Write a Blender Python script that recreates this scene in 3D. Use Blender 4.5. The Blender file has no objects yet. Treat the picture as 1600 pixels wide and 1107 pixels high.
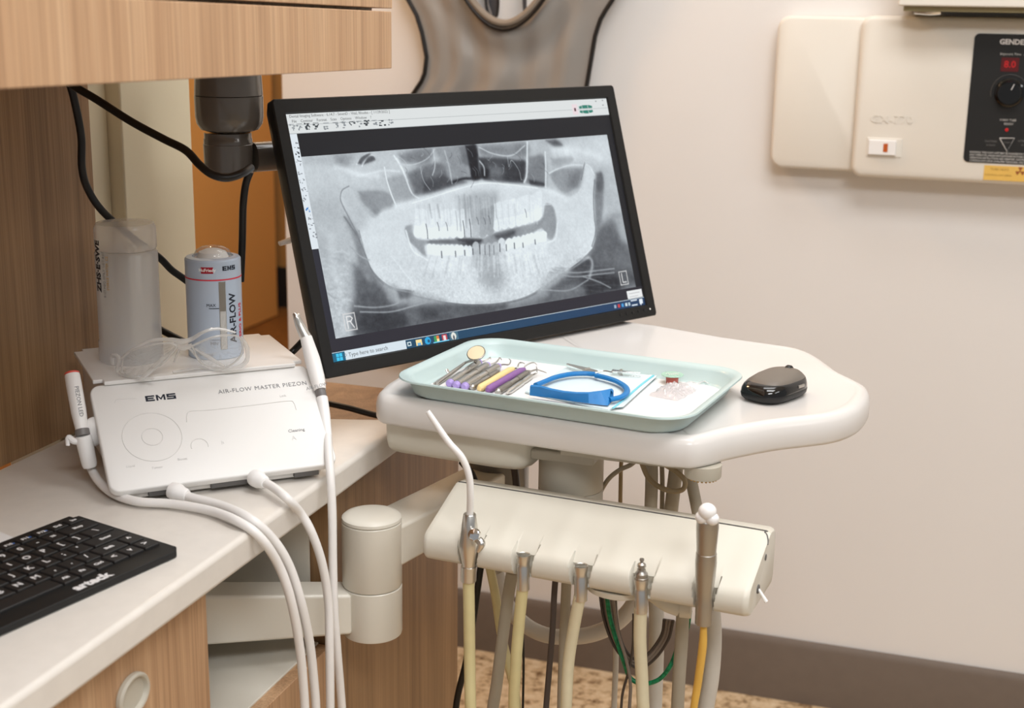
import bpy, bmesh, math, random
import numpy as np
from mathutils import Vector, Matrix, noise
random.seed(7)
SC = bpy.context.scene
COL = SC.collection
PI = math.pi
# ------------------------------------------------------------------ camera, world, lights
H = 1.30
FP, PIT, ROL, TH = 2200.0, .2497, .015, .3198
def _rm():
    cp, sp, cr, sr = math.cos(PIT), math.sin(PIT), math.cos(ROL), math.sin(ROL)
    R = np.array([[cr,0,sr],[0,1,0],[-sr,0,cr]]) @ np.array([[1,0,0],[0,cp,-sp],[0,sp,cp]])
    W = [math.cos(TH), -math.sin(TH), 0]; N = [math.sin(TH), math.cos(TH), 0]
    return np.array([W, N, [0,0,1.]]) @ R.T        # columns: right, forward, up in room axes
RM = _rm()
cd = bpy.data.cameras.new('camera'); cam = bpy.data.objects.new('camera', cd); COL.objects.link(cam)
cd.sensor_width = 36; cd.lens = FP/1600*36; cd.clip_start = .05; cd.clip_end = 50
r_, f_, u_ = (Vector(RM[:, i]) for i in range(3))
cam.matrix_world = Matrix(((r_.x,u_.x,-f_.x,0),(r_.y,u_.y,-f_.y,0),(r_.z,u_.z,-f_.z,H),(0,0,0,1)))
cd.dof.use_dof = True; cd.dof.focus_distance = 1.56; cd.dof.aperture_fstop = 7.1
SC.camera = cam
w = bpy.data.worlds.new('room_air'); SC.world = w; w.use_nodes = True
bg = w.node_tree.nodes['Background']; bg.inputs[0].default_value = (.97, .985, 1.0, 1); bg.inputs[1].default_value = .25
def area(name, loc, target, sx, sy, power, colr):
    l = bpy.data.lights.new(name, 'AREA'); l.shape = 'RECTANGLE'; l.size = sx; l.size_y = sy; l.energy = power; l.color = colr
    o = bpy.data.objects.new(name, l); COL.objects.link(o); o.location = loc
    o.rotation_euler = (Vector(target)-Vector(loc)).to_track_quat('-Z', 'Y').to_euler(); return o
area('ceiling_lamp_light', (.15, 1.0, 2.66), (.15, 1.05, 0), 1.2, .6, 21, (.98, .99, 1.0))
area('ceiling_lamp_light', (-.30, 1.95, 2.66), (-.30, 2.0, 0), 1.0, .5, 7, (.97, .985, 1.0))
area('ceiling_lamp_light', (.7, -.6, 2.66), (.3, .2, 0), 1.2, .6, 44, (.98, .99, 1.0))
area('ceiling_lamp_light', (2.3, .6, 2.66), (-.2, 1.6, .6), 1.2, .6, 15, (.98, .99, 1.0))
area('hall_lamp_light', (-1.45, 2.05, 2.1), (-1.15, 2.5, 1.0), .3, .3, 7, (1, .64, .36))
area('hall_lamp_light', (-2.0, 3.6, 2.6), (-2.4, 4.2, 0), .5, .5, 27, (1, .84, .60))
vs = SC.view_settings
SC.display_settings.display_device = 'sRGB'
vs.view_transform = 'Standard'; vs.look = 'None'; vs.gamma = 1; vs.use_curve_mapping = False; vs.exposure = 0.24

# ------------------------------------------------------------------ measuring helpers (pixel ray meets a plane of the room)
def ray(q):
    return Vector(RM @ np.array([(q[0]-800)/FP, 1, -(q[1]-553.5)/FP]))
C0 = Vector((0, 0, H))
def Z(q, z): d = ray(q); return C0 + d*((z-H)/d.z)
def X(q, x): d = ray(q); return C0 + d*(x/d.x)
def Y(q, y): d = ray(q); return C0 + d*(y/d.y)

# ------------------------------------------------------------------ materials
def srgb(r, g, b):
    f = lambda c: (c/255/12.92 if c/255 <= .04045 else ((c/255+.055)/1.055)**2.4)
    return (f(r), f(g), f(b), 1)
def base(name, c, rough=.5, metal=0., spec=.5, trans=0., ior=1.45, coat=0., alpha=1.):
    m = bpy.data.materials.new(name); m.use_nodes = True
    p = m.node_tree.nodes['Principled BSDF']
    p.inputs['Base Color'].default_value = c; p.inputs['Roughness'].default_value = rough
    p.inputs['Metallic'].default_value = metal; p.inputs['Specular IOR Level'].default_value = spec
    p.inputs['Transmission Weight'].default_value = trans; p.inputs['IOR'].default_value = ior
    p.inputs['Coat Weight'].default_value = coat; p.inputs['Alpha'].default_value = alpha
    return m
def varied(name, c, rough=.5, amt=.06, scale=30, bump=.0, bscale=300, detail=3, **k):
    m = base(name, c, rough, **k); nt = m.node_tree; p = nt.nodes['Principled BSDF']
    tc = nt.nodes.new('ShaderNodeTexCoord'); n = nt.nodes.new('ShaderNodeTexNoise'); n.inputs['Scale'].default_value = scale; n.inputs['Detail'].default_value = detail
    nt.links.new(tc.outputs['Object'], n.inputs['Vector'])
    r = nt.nodes.new('ShaderNodeValToRGB'); r.color_ramp.elements[0].position = .3; r.color_ramp.elements[1].position = .7
    r.color_ramp.elements[0].color = (c[0]*(1-amt), c[1]*(1-amt), c[2]*(1-amt), 1)
    r.color_ramp.elements[1].color = (min(1,c[0]*(1+amt)), min(1,c[1]*(1+amt)), min(1,c[2]*(1+amt)), 1)
    nt.links.new(n.outputs['Fac'], r.inputs['Fac']); nt.links.new(r.outputs['Color'], p.inputs['Base Color'])
    if bump:
        n2 = nt.nodes.new('ShaderNodeTexNoise'); n2.inputs['Scale'].default_value = bscale
        nt.links.new(tc.outputs['Object'], n2.inputs['Vector'])
        b = nt.nodes.new('ShaderNodeBump'); b.inputs['Strength'].default_value = bump; b.inputs['Distance'].default_value = .001
        nt.links.new(n2.outputs['Fac'], b.inputs['Height']); nt.links.new(b.outputs['Normal'], p.inputs['Normal'])
    return m
def wood_mat(name, ca, cb, cc, rough=.42):
    m = base(name, ca, rough); nt = m.node_tree; p = nt.nodes['Principled BSDF']
    tc = nt.nodes.new('ShaderNodeTexCoord')
    def nz(sx, sz, detail, dist):
        mp = nt.nodes.new('ShaderNodeMapping'); mp.inputs['Scale'].default_value = (sx, sx, sz)
        n = nt.nodes.new('ShaderNodeTexNoise'); n.inputs['Scale'].default_value = 1; n.inputs['Detail'].default_value = detail
        n.inputs['Distortion'].default_value = dist; n.inputs['Roughness'].default_value = .62
        nt.links.new(tc.outputs['Object'], mp.inputs['Vector']); nt.links.new(mp.outputs['Vector'], n.inputs['Vector']); return n
    n1 = nz(34, 1.0, 3, .8); n2 = nz(420, 4.0, 3, .15)
    r = nt.nodes.new('ShaderNodeValToRGB'); e = r.color_ramp.elements
    e[0].position = .26; e[0].color = cc; e[1].position = .74; e[1].color = ca
    x = e.new(.5); x.color = cb
    nt.links.new(n1.outputs['Fac'], r.inputs['Fac'])
    r2 = nt.nodes.new('ShaderNodeValToRGB'); r2.color_ramp.elements[0].position = .36; r2.color_ramp.elements[0].color = (.66,.63,.60,1)
    r2.color_ramp.elements[1].position = .58; r2.color_ramp.elements[1].color = (1.0,1.0,1.0,1)
    nt.links.new(n2.outputs['Fac'], r2.inputs['Fac'])
    mx = nt.nodes.new('ShaderNodeMix'); mx.data_type = 'RGBA'; mx.blend_type = 'MULTIPLY'; mx.inputs[0].default_value = .7
    nt.links.new(r.outputs['Color'], mx.inputs[6]); nt.links.new(r2.outputs['Color'], mx.inputs[7])
    nt.links.new(mx.outputs[2], p.inputs['Base Color'])
    return m
M = {}
M['wall'] = varied('wall_paint', srgb(231,229,227), .62, .012, 3, .05, 400)
M['pillar'] = varied('cream_pillar_paint', srgb(230,219,190), .6, .01, 3)
M['ceil'] = base('ceiling_paint', srgb(238,236,230), .8)
M['hallwall'] = varied('hall_orange_paint', srgb(226,168,98), .6, .02, 3)
M['hallbrown'] = varied('hall_brown_paint', srgb(168,122,66), .6, .02, 3)
M['hallfloor'] = wood_mat('hall_floor_wood', srgb(140,92,44), srgb(126,82,38), srgb(104,64,30), .5)
M['basebd'] = varied('baseboard_rubber', srgb(112,100,90), .55, .03, 40)
M['blackbase'] = base('dark_baseboard', srgb(24,16,12), .6)
M['cream'] = varied('cream_enamel', srgb(220,215,203), .33, .01, 8, .04, 260, coat=.25)
M['cream2'] = varied('cream_plastic', srgb(216,211,198), .38, .012, 20)
M['creamdk'] = varied('grey_cream_plastic', srgb(186,180,166), .42, .02, 20)
M['tabletop'] = varied('table_plastic', srgb(221,217,213), .3, .008, 12, coat=.2)
M['counter'] = varied('counter_stone', srgb(220,214,206), .33, .025, 60, coat=.15)
M['device'] = varied('device_plastic', srgb(228,226,223), .36, .006, 20)
M['devback'] = base('device_dark', srgb(92,90,88), .5)
M['white'] = base('white_plastic', srgb(240,238,236), .35)
M['whitehose'] = varied('white_silicone_hose', srgb(232,229,226), .38, .012, 60)
M['tray'] = varied('pale_green_tray_plastic', srgb(189,208,207), .32, .012, 15, coat=.2)
M['paper'] = varied('paper', srgb(228,226,225), .85, .008, 30)
M['bib'] = varied('pale_blue_bib', srgb(206,221,224), .85, .015, 50)
M['bibedge'] = base('aqua_bib_edge', srgb(120,200,214), .6)
M['blue'] = varied('blue_rubber', srgb(14,116,184), .42, .03, 60)
M['steel'] = base('brushed_steel', (.70,.68,.64,1), .28, 1.)
M['steeld'] = base('satin_steel', (.46,.44,.41,1), .36, 1.)
M['chrome'] = base('chrome', (.85,.85,.85,1), .07, 1.)
M['mirror'] = base('mirror_glass', (.9,.86,.80,1), .04, 1.)
M['brass'] = base('brass', (.62,.48,.24,1), .25, 1.)
M['lilac'] = base('lilac_plastic', srgb(172,152,214), .4)
M['purple'] = varied('purple_silicone', srgb(138,96,156), .5, .04, 300)
M['butter'] = varied('butter_silicone', srgb(240,212,150), .5, .03, 300)
M['black'] = base('black_plastic', srgb(26,25,25), .42)
M['blackg'] = base('gloss_black', srgb(13,12,12), .12, coat=.5)
M['bezel'] = varied('bezel_plastic', srgb(33,32,31), .42, .03, 200, spec=.3)
M['cable'] = base('black_cable', srgb(16,15,15), .38)
M['kb'] = varied('keyboard_body', srgb(20,20,20), .5, .05, 90)
M['key'] = base('key_black', srgb(30,29,29), .5)
M['legend'] = base('legend_white', srgb(226,224,224), .6)
M['legendb'] = base('legend_blue', srgb(70,130,220), .6)
M['legendr'] = base('legend_red', srgb(190,120,110), .6)
M['mountg'] = base('dark_grey_metal', srgb(104,99,94), .24, coat=.5)
M['mousetop'] = base('mouse_satin', srgb(112,104,95), .42)
M['yhose'] = varied('yellowed_hose', srgb(216,205,156), .45, .03, 60)
M['yhose2'] = varied('yellow_cream_hose', srgb(222,214,184), .45, .03, 60)
M['ghose'] = varied('greige_hose', srgb(172,164,148), .5, .03, 60)
M['wghose'] = varied('grey_white_hose', srgb(204,199,190), .45, .03, 60)
M['dhose'] = base('dark_brown_hose', srgb(74,64,60), .4)
M['amber'] = base('amber_tube', srgb(226,180,84), .35)
M['green'] = varied('green_wire', srgb(20,130,84), .4, .5, 240)
M['ribbon'] = base('grey_brown_ribbon', srgb(134,122,112), .45)
M['ribbond'] = base('dark_ribbon', srgb(78,68,62), .45)
M['tan'] = base('tan_tube', srgb(158,140,108), .5)
M['xray'] = varied('ivory_enamel', srgb(228,223,213), .42, .008, 10)
M['xpanel'] = base('black_control_panel', srgb(30,30,30), .4)
M['panelprint'] = base('panel_print', srgb(196,194,190), .6)
M['panelgrey'] = base('panel_print_grey', srgb(112,110,108), .6)
M['orange'] = base('amber_rocker', srgb(190,92,34), .35)
M['label'] = varied('yellow_sticker', srgb(226,184,92), .55, .03, 30)
M['labelprint'] = base('sticker_print', srgb(150,84,40), .6)
M['labelprint2'] = base('sticker_print_faint', srgb(180,140,66), .6)
M['olive'] = base('olive_metal', srgb(150,142,108), .5)
M['print'] = base('grey_print', srgb(128,128,130), .6)
M['printf'] = base('faint_print', srgb(208,206,204), .6)
M['groove'] = base('groove_grey', srgb(216,214,211), .55)
M['navy'] = base('navy_print', srgb(28,34,48), .5)
M['can'] = varied('blue_grey_can', srgb(176,188,204), .36, .012, 30, coat=.2)
M['red'] = base('red_print', srgb(206,42,62), .5)
M['redring'] = base('red_ring', srgb(226,92,80), .4)
M['ringgrey'] = base('grey_ring', srgb(118,114,112), .4)
M['pink'] = base('terracotta_cup', srgb(182,92,78), .5)
M['apron'] = None
M['piping'] = base('black_piping', srgb(20,17,16), .5)
M['strap'] = base('dark_strap', srgb(62,62,66), .6)
M['collar'] = base('taupe_collar', srgb(134,124,112), .5)
M['powder'] = base('white_powder', srgb(236,234,230), .9)
def glow(name, c, s):
    m = base(name, c, .4); p = m.node_tree.nodes['Principled BSDF']
    p.inputs['Emission Color'].default_value = c; p.inputs['Emission Strength'].default_value = s; return m
M['led'] = glow('red_led', srgb(170,24,26), .3)
M['leddark'] = glow('red_display', srgb(84,12,16), .12)
def apron_mat():
    m = base('lead_apron_vinyl', srgb(146,142,137), .34, spec=.5); nt = m.node_tree; p = nt.nodes['Principled BSDF']
    p.inputs['Sheen Weight'].default_value = .2; return m
M['apron'] = apron_mat()
def clear_mat(name, tint, a, rough=.04):
    """thin clear plastic: mostly see-through with real gloss"""
    m = bpy.data.materials.new(name); m.use_nodes = True; nt = m.node_tree; nt.nodes.remove(nt.nodes['Principled BSDF'])
    out = nt.nodes['Material Output']
    t = nt.nodes.new('ShaderNodeBsdfTransparent'); t.inputs[0].default_value = tint
    g = nt.nodes.new('ShaderNodeBsdfGlossy'); g.inputs['Roughness'].default_value = rough
    d = nt.nodes.new('ShaderNodeBsdfDiffuse'); d.inputs[0].default_value = (.92,.91,.89,1)
    lw = nt.nodes.new('ShaderNodeLayerWeight'); lw.inputs[0].default_value = .5
    pw = nt.nodes.new('ShaderNodeMath'); pw.operation = 'POWER'; pw.inputs[1].default_value = 4; nt.links.new(lw.outputs['Facing'], pw.inputs[0])
    fr = nt.nodes.new('ShaderNodeMath'); fr.operation = 'MULTIPLY_ADD'; fr.inputs[1].default_value = .6; fr.inputs[2].default_value = .04; nt.links.new(pw.outputs[0], fr.inputs[0])
    tl = nt.nodes.new('ShaderNodeBsdfTranslucent'); tl.inputs[0].default_value = (.92,.91,.89,1)
    ad = nt.nodes.new('ShaderNodeMixShader'); ad.inputs[0].default_value = .5; nt.links.new(d.outputs[0], ad.inputs[1]); nt.links.new(tl.outputs[0], ad.inputs[2])
    m1 = nt.nodes.new('ShaderNodeMixShader'); m1.inputs[0].default_value = a
    m2 = nt.nodes.new('ShaderNodeMixShader')
    nt.links.new(t.outputs[0], m1.inputs[1]); nt.links.new(ad.outputs[0], m1.inputs[2])
    nt.links.new(fr.outputs[0], m2.inputs[0]); nt.links.new(m1.outputs[0], m2.inputs[1]); nt.links.new(g.outputs[0], m2.inputs[2])
    nt.links.new(m2.outputs[0], out.inputs['Surface']); return m
M['clear'] = clear_mat('clear_plastic', (.97,.97,.965,1), .15)
M['clearedge'] = clear_mat('clear_plastic_edge', (.95,.95,.95,1), .45)
M['frost'] = clear_mat('frosted_bottle', (.98,.98,.985,1), .40, .25)
M['frostcap'] = clear_mat('frosted_cap', (.98,.97,.96,1), .38, .2)
M['water'] = clear_mat('water', (.90,.92,.95,1), .09, .05)
M['glassdome'] = clear_mat('clear_dome', (.94,.93,.92,1), .10)
M['wrap'] = clear_mat('cling_wrap', (.96,.95,.97,1), .34, .06)
def speckle():
    m = base('terrazzo_floor', srgb(196,168,130), .5); nt = m.node_tree; p = nt.nodes['Principled BSDF']
    tc = nt.nodes.new('ShaderNodeTexCoord'); v = nt.nodes.new('ShaderNodeTexNoise'); v.inputs['Scale'].default_value = 42; v.inputs['Detail'].default_value = 5; v.inputs['Roughness'].default_value = .65
    nt.links.new(tc.outputs['Object'], v.inputs['Vector'])
    r = nt.nodes.new('ShaderNodeValToRGB'); e = r.color_ramp.elements
    e[0].position = .34; e[0].color = srgb(120,92,62); e[1].position = .5; e[1].color = srgb(206,180,144)
    x = e.new(.66); x.color = srgb(222,202,172)
    nt.links.new(v.outputs['Fac'], r.inputs['Fac']); nt.links.new(r.outputs['Color'], p.inputs['Base Color']); return m
M['floor'] = speckle()
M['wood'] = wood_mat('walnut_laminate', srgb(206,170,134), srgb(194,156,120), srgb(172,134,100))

M['woodshade'] = wood_mat('shaded_walnut_laminate', srgb(176,140,102), srgb(158,124,88), srgb(132,101,70))  # same walnut, its colour darkened for the shade on back and end panels

# ------------------------------------------------------------------ object helpers
WM = {}                                             # world matrices of the things
def thing(name, label, cat, loc=(0,0,0), rz=0., group=None, mat=None):
    o = bpy.data.objects.new(name, None); COL.objects.link(o)
    m = mat if mat is not None else Matrix.Translation(Vector(loc)) @ Matrix.Rotation(rz, 4, 'Z')
    o.matrix_world = m; o.empty_display_size = .02
    WM[o.name] = m.copy()
    tag(o, label, cat, group); return o
def tag(o, label, cat=None, group=None):
    o['label'] = label
    if cat: o['category'] = cat
    if group: o['group'] = group
    return o
def obj(name, bm, mat, parent=None, local=True, smooth=35, bevel=0, seg=2, world_origin=None):
    """links one bmesh as one object. local=True: authored in the parent's frame, else in room coordinates"""
    me = bpy.data.meshes.new(name)
    if parent is not None and not local:
        bm.transform(WM[parent.name].inverted())
    bmesh.ops.recalc_face_normals(bm, faces=bm.faces[:])
    org = Vector((0,0,0))
    if parent is None and bm.verts:                 # origin at the foot of the thing
        n = len(bm.verts); org = Vector((sum(v.co.x for v in bm.verts)/n, sum(v.co.y for v in bm.verts)/n, min(v.co.z for v in bm.verts)))
        bm.transform(Matrix.Translation(-org))
    bm.to_mesh(me); bm.free()
    for m in (mat if isinstance(mat, (list, tuple)) else [mat]): me.materials.append(M[m] if isinstance(m, str) else m)
    if smooth:
        me.polygons.foreach_set('use_smooth', [True]*len(me.polygons)); me.set_sharp_from_angle(angle=math.radians(smooth))
    o = bpy.data.objects.new(name, me); COL.objects.link(o)
    if parent is not None: o.parent = parent; WM[o.name] = WM[parent.name]
    else: o.location = org; WM[o.name] = Matrix.Translation(org)
    if bevel:
        b = o.modifiers.new('Bevel', 'BEVEL'); b.width = bevel; b.segments = seg; b.limit_method = 'ANGLE'; b.angle_limit = math.radians(40); b.harden_normals = True
    return o
def struct(name, bm, mat, **k):
    o = obj(name, bm, mat, **k); o['kind'] = 'structure'; return o
def BM(): return bmesh.new()
def box(bm, x0, x1, y0, y1, z0, z1, mi=0, mtx=None):
    v = [bm.verts.new((x, y, z)) for x in (x0, x1) for y in (y0, y1) for z in (z0, z1)]
    for f in ((0,1,3,2),(4,6,7,5),(0,4,5,1),(2,3,7,6),(0,2,6,4),(1,5,7,3)):
        bm.faces.new([v[i] for i in f]).material_index = mi
    if mtx is not None: bmesh.ops.transform(bm, matrix=mtx, verts=v)
    return bm
def prism(bm, pts, z0, z1, mi=0, mtx=None, axis='z'):
    def P(p, h): return (p[0], p[1], h) if axis == 'z' else ((p[0], h, p[1]) if axis == 'y' else (h, p[0], p[1]))
    a = [bm.verts.new(P(p, z0)) for p in pts]; b = [bm.verts.new(P(p, z1)) for p in pts]; n = len(pts)
    bm.faces.new(a[::-1]).material_index = mi; bm.faces.new(b).material_index = mi
    for i in range(n): bm.faces.new((a[i], a[(i+1)%n], b[(i+1)%n], b[i])).material_index = mi
    if mtx is not None: bmesh.ops.transform(bm, matrix=mtx, verts=a+b)
    return bm
def rrect(x0, x1, y0, y1, r, n=6):
    o = []
    for cx, cy, a0 in ((x1-r, y1-r, 0), (x0+r, y1-r, 90), (x0+r, y0+r, 180), (x1-r, y0+r, 270)):
        for k in range(n+1):
            a = math.radians(a0+90*k/n); o.append((cx+r*math.cos(a), cy+r*math.sin(a)))
    return o
def loft(bm, rings, cap=True, mi=0, closed=True):
    vr = [[bm.verts.new(p) for p in r] for r in rings]
    for a, b in zip(vr, vr[1:]):
        n = len(a)
        for i in range(n if closed else n-1): bm.faces.new((a[i], a[(i+1)%n], b[(i+1)%n], b[i])).material_index = mi
    if cap: bm.faces.new(vr[0][::-1]).material_index = mi; bm.faces.new(vr[-1]).material_index = mi
    return bm
def lathe(bm, prof, n=32, c=(0,0,0), mi=0, mtx=None):
    """prof: (r, z) from one end to the other; the axis is z"""
    vs_ = []; rings = []
    for r, z in prof:
        if r < 1e-6: rr = [bm.verts.new((c[0], c[1], c[2]+z))]
        else: rr = [bm.verts.new((c[0]+r*math.cos(2*PI*k/n), c[1]+r*math.sin(2*PI*k/n), c[2]+z)) for k in range(n)]
        rings.append(rr); vs_ += rr
    for a, b in zip(rings, rings[1:]):
        for k in range(n):
            k2 = (k+1) % n
            if len(a) == 1 and len(b) == 1: continue
            if len(a) == 1: f = bm.faces.new((a[0], b[k], b[k2]))
            elif len(b) == 1: f = bm.faces.new((a[k], b[0], a[k2]))
            else: f = bm.faces.new((a[k], a[k2], b[k2], b[k]))
            f.material_index = mi
    for rr, fl in ((rings[0], True), (rings[-1], False)):
        if len(rr) > 1: bm.faces.new(rr[::-1] if fl else rr).material_index = mi
    if mtx is not None: bmesh.ops.transform(bm, matrix=mtx, verts=vs_)
    return bm
def spline(pts, n=10):
    pts = [Vector(p) for p in pts]
    if len(pts) < 3:
        return [pts[0].lerp(pts[1], k/n) for k in range(n+1)]
    P = [pts[0]*2-pts[1]] + pts + [pts[-1]*2-pts[-2]]; o = []
    for i in range(1, len(P)-2):
        a, b, c, d = P[i-1:i+3]
        for k in range(n):
            t = k/n
            o.append(.5*((2*b)+(c-a)*t+(2*a-5*b+4*c-d)*t*t+(3*b-a-3*c+d)*t**3))
    o.append(pts[-1]); return o
def tube(bm, pts, r, n=12, mi=0, sm=8, flat=1., cap=True):
    """r: a radius or a list of radii along the path"""
    path = spline(pts, sm) if sm else [Vector(p) for p in pts]; L = len(path)
    rad = (lambda i: r) if not isinstance(r, (list, tuple)) else (lambda i: float(np.interp(i/(L-1)*(len(r)-1), range(len(r)), r)))
    up = None; rings = []
    for i, p in enumerate(path):
        t = (path[min(i+1, L-1)]-path[max(i-1, 0)]).normalized()
        if up is None:
            up = Vector((0,0,1)) if abs(t.z) < .9 else Vector((1,0,0))
        up = (up-t*up.dot(t)).normalized(); s = t.cross(up)
        rr = rad(i); rings.append([p+s*rr*math.cos(2*PI*k/n)+up*rr*flat*math.sin(2*PI*k/n) for k in range(n)])
    return loft(bm, rings, cap, mi)
def along(a, b):
    """matrix whose z axis runs from a to b, origin at a"""
    a = Vector(a); b = Vector(b); return Matrix.Translation(a) @ (b-a).to_track_quat('Z', 'Y').to_matrix().to_4x4()
def textbm(s, size, ext=.0002, off=0., sx=1., align='CENTER', space=1.):
    c = bpy.data.curves.new('t', 'FONT'); c.body = s; c.size = size; c.extrude = ext; c.offset = off; c.align_x = align; c.align_y = 'CENTER'; c.resolution_u = 2; c.space_character = space
    o = bpy.data.objects.new('t', c); COL.objects.link(o); bpy.context.view_layer.update()
    me = bpy.data.meshes.new_from_object(o); bm = BM(); bm.from_mesh(me)
    bpy.data.objects.remove(o); bpy.data.curves.remove(c); bpy.data.meshes.remove(me)
    bm.transform(Matrix.Diagonal((sx, 1, 1, 1))); return bm
def merge(bm, other, mi=0, mtx=None):
    if mtx is not None: other.transform(mtx)
    n = len(bm.faces); me = bpy.data.meshes.new('m'); other.to_mesh(me); other.free(); bm.from_mesh(me); bpy.data.meshes.remove(me)
    bm.faces.ensure_lookup_table()
    for f in bm.faces[n:]: f.material_index = mi
    return bm
def frame(o, xd, yd):
    xd = Vector(xd).normalized(); zd = xd.cross(Vector(yd)).normalized(); yd = zd.cross(xd); o = Vector(o)
    return Matrix(((xd.x,yd.x,zd.x,o.x),(xd.y,yd.y,zd.y,o.y),(xd.z,yd.z,zd.z,o.z),(0,0,0,1)))

def emsbm(w_, h_):
    """the three wide block letters E M S, built of bars, centred on the origin"""
    b = BM(); t = h_*.24; l = w_*.30; g_ = w_*.05; x = -w_/2
    def r(x0, x1, y0, y1): box(b, x0, x1, y0-h_/2, y1-h_/2, 0, .00015)
    r(x, x+t*1.4, 0, h_); r(x+t*1.4, x+l, 0, t); r(x+t*1.4, x+l, h_-t, h_); r(x+t*1.4, x+l*.9, h_/2-t/2, h_/2+t/2)
    x += l+g_; r(x, x+t*1.1, 0, h_); r(x+l-t*1.1, x+l, 0, h_)
    for a0, a1 in ((x+t*1.1, x+l/2), (x+l-t*1.1, x+l/2)):
        d = t*.9; pts = [(a0, h_-h_/2), (a0, h_-d*1.6-h_/2), (a1, h_*.05-h_/2), (a1, h_*.05+d*1.6-h_/2)]
        if a0 > a1: pts = pts[::-1]
        prism(b, pts, 0, .00015)
    x += l+g_; r(x, x+l, 0, t); r(x, x+l, h_/2-t/2, h_/2+t/2); r(x, x+l, h_-t, h_); r(x, x+t*1.3, h_/2+t/2, h_-t); r(x+l-t*1.3, x+l, t, h_/2-t/2)
    return b

# ------------------------------------------------------------------ the room
struct('floor', box(BM(), -1.31, 3.2, -2.2, 2.62, -.05, 0), 'floor', smooth=0)
struct('floor_hall', box(BM(), -4.2, -1.31, -2.2, 5.4, -.05, 0), 'hallfloor', smooth=0)
struct('ceiling', box(BM(), -4.2, 3.2, -2.2, 5.4, 2.7, 2.8), 'ceil', smooth=0)
struct('wall_back', box(BM(), -1.31, 3.2, 2.5, 2.62, 0, 2.7), 'wall', bevel=.004)
b = BM(); prism(b, [(2.4995, 0), (2.488, 0), (2.488, .112), (2.4915, .121), (2.4945, .125), (2.4995, .125)], -1.31, 3.2, axis='x')
struct('baseboard_back', b, 'basebd')
struct('wall_left', box(BM(), -1.10, -.985, 1.47, 1.628, 0, 2.7), 'pillar', bevel=.003)
struct('trim_1', box(BM(), -1.08, -1.004, 1.34, 1.4695, 0, 2.7), 'pillar', bevel=.003)
struct('wall_hall_left', box(BM(), -2.82, -2.70, 1.0, 5.08, 0, 2.7), 'hallwall', bevel=.01)
struct('wall_hall_end', box(BM(), -4.0, -1.2, 5.26, 5.38, 0, 2.7), 'hallbrown', smooth=0)
struct('baseboard_hall', box(BM(), -2.95, -1.2, 5.235, 5.259, 0, .17), 'blackbase', smooth=0)

# ------------------------------------------------------------------ joinery
cab = thing('upper_cabinet', 'light walnut laminate wall cabinet above the monitor arm', 'cabinet', (-.79, .85, 1.232))
b = BM(); prism(b, [(.30,1.250),(1.3948,1.2255),(1.3948,1.95),(.30,1.95)], -.97, -.622, axis='x'); obj('carcass', b, 'wood', cab, False, bevel=.001)
zz = lambda y, a, c: a+(c-a)*(y-.3)/1.095
b = BM(); prism(b, [(.30,1.247),(1.395,1.2232),(1.395,1.2815),(.30,1.3085)], -.6215, -.600, axis='x'); obj('valance', b, 'wood', cab, False, bevel=.001)
b = BM(); prism(b, [(.30,1.3115),(1.397,1.2845),(1.397,1.94),(.30,1.94)], -.6215, -.600, axis='x'); obj('door', b, 'wood', cab, False, bevel=.001)
obj('wood_end_panel', box(BM(), -1.0, -.9705, .3, 1.3855, .8005, 1.226), 'woodshade')
tag(bpy.data.objects['wood_end_panel'], 'shade-toned walnut laminate back panel rising behind the counter on the left', 'panel')

b = BM(); prism(b, [(-.97,.25),(-.63,.25),(-.63,1.512),(-.74,1.477),(-.97,1.462)], .768, .8)
ct = obj('countertop', b, 'counter', bevel=.006, seg=3); tag(ct, 'long white stone-look countertop carrying the keyboard and the white device', 'countertop')

bc = thing('base_cabinet', 'walnut base cabinet with open white niche under the white countertop', 'cabinet', (-.8, .95, 0))
b = BM()
box(b, -1.0, -.95, .25, 1.327, .02, .7675)                       # back
box(b, -.95, -.672, .25, 1.068, .02, .7675)                      # closed carcass left of the niche
box(b, -.95, -.672, 1.0685, 1.3265, .02, .565)                   # carcass below the niche
obj('carcass', b, 'wood', bc, False, bevel=.001)
obj('drawer_front', box(BM(), -.6715, -.65, .25, 1.066, .06, .758), 'wood', bc, False, bevel=.0012)
dh = bc.children[-1]
hp = X((205,1085), -.6495)
b = BM(); lathe(b, [(0,0),(.0215,0),(.0215,.0035),(.0195,.0055),(.0175,.0050),(.0160,.0015),(0,.0010)], 40, mtx=along(hp, hp+Vector((1,0,0))) @ Matrix.Diagonal((1.05,.86,1,1)))
o = obj('handle', b, 'creamdk', dh, False); tag(o, 'round grey finger pull')
obj('door', box(BM(), -.6715, -.65, 1.0685, 1.3255, .06, .583), 'wood', bc, False, bevel=.0012)
b = BM(); box(b, -.948, -.665, 1.069, 1.3255, .566, .585); obj('niche_shelf', b, 'cream', bc, False, bevel=.001); tag(bc.children[-1], 'white niche shelf')
b = BM(); box(b, -.949, -.944, 1.069, 1.3255, .586, .767); box(b, -.9439, -.674, 1.3225, 1.3262, .586, .767); obj('niche_lining', b, 'cream', bc, False); tag(bc.children[-1], 'white niche lining')
b = BM(); lathe(b, [(0,0),(.0035,0),(.0035,.001),(0,.001)], 12, mtx=Matrix.Translation((-.9435,1.235,.735)) @ Matrix.Rotation(PI/2, 4, 'Y')); obj('screw_hole', b, 'black', bc, False)
ep = obj('end_panel', box(BM(), -.95, -.65, 1.328, 1.735, .0005, .7675), 'woodshade', bevel=.001)
tag(ep, 'tall walnut cabinet end standing behind the white swing arm', 'cabinet')

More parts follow.
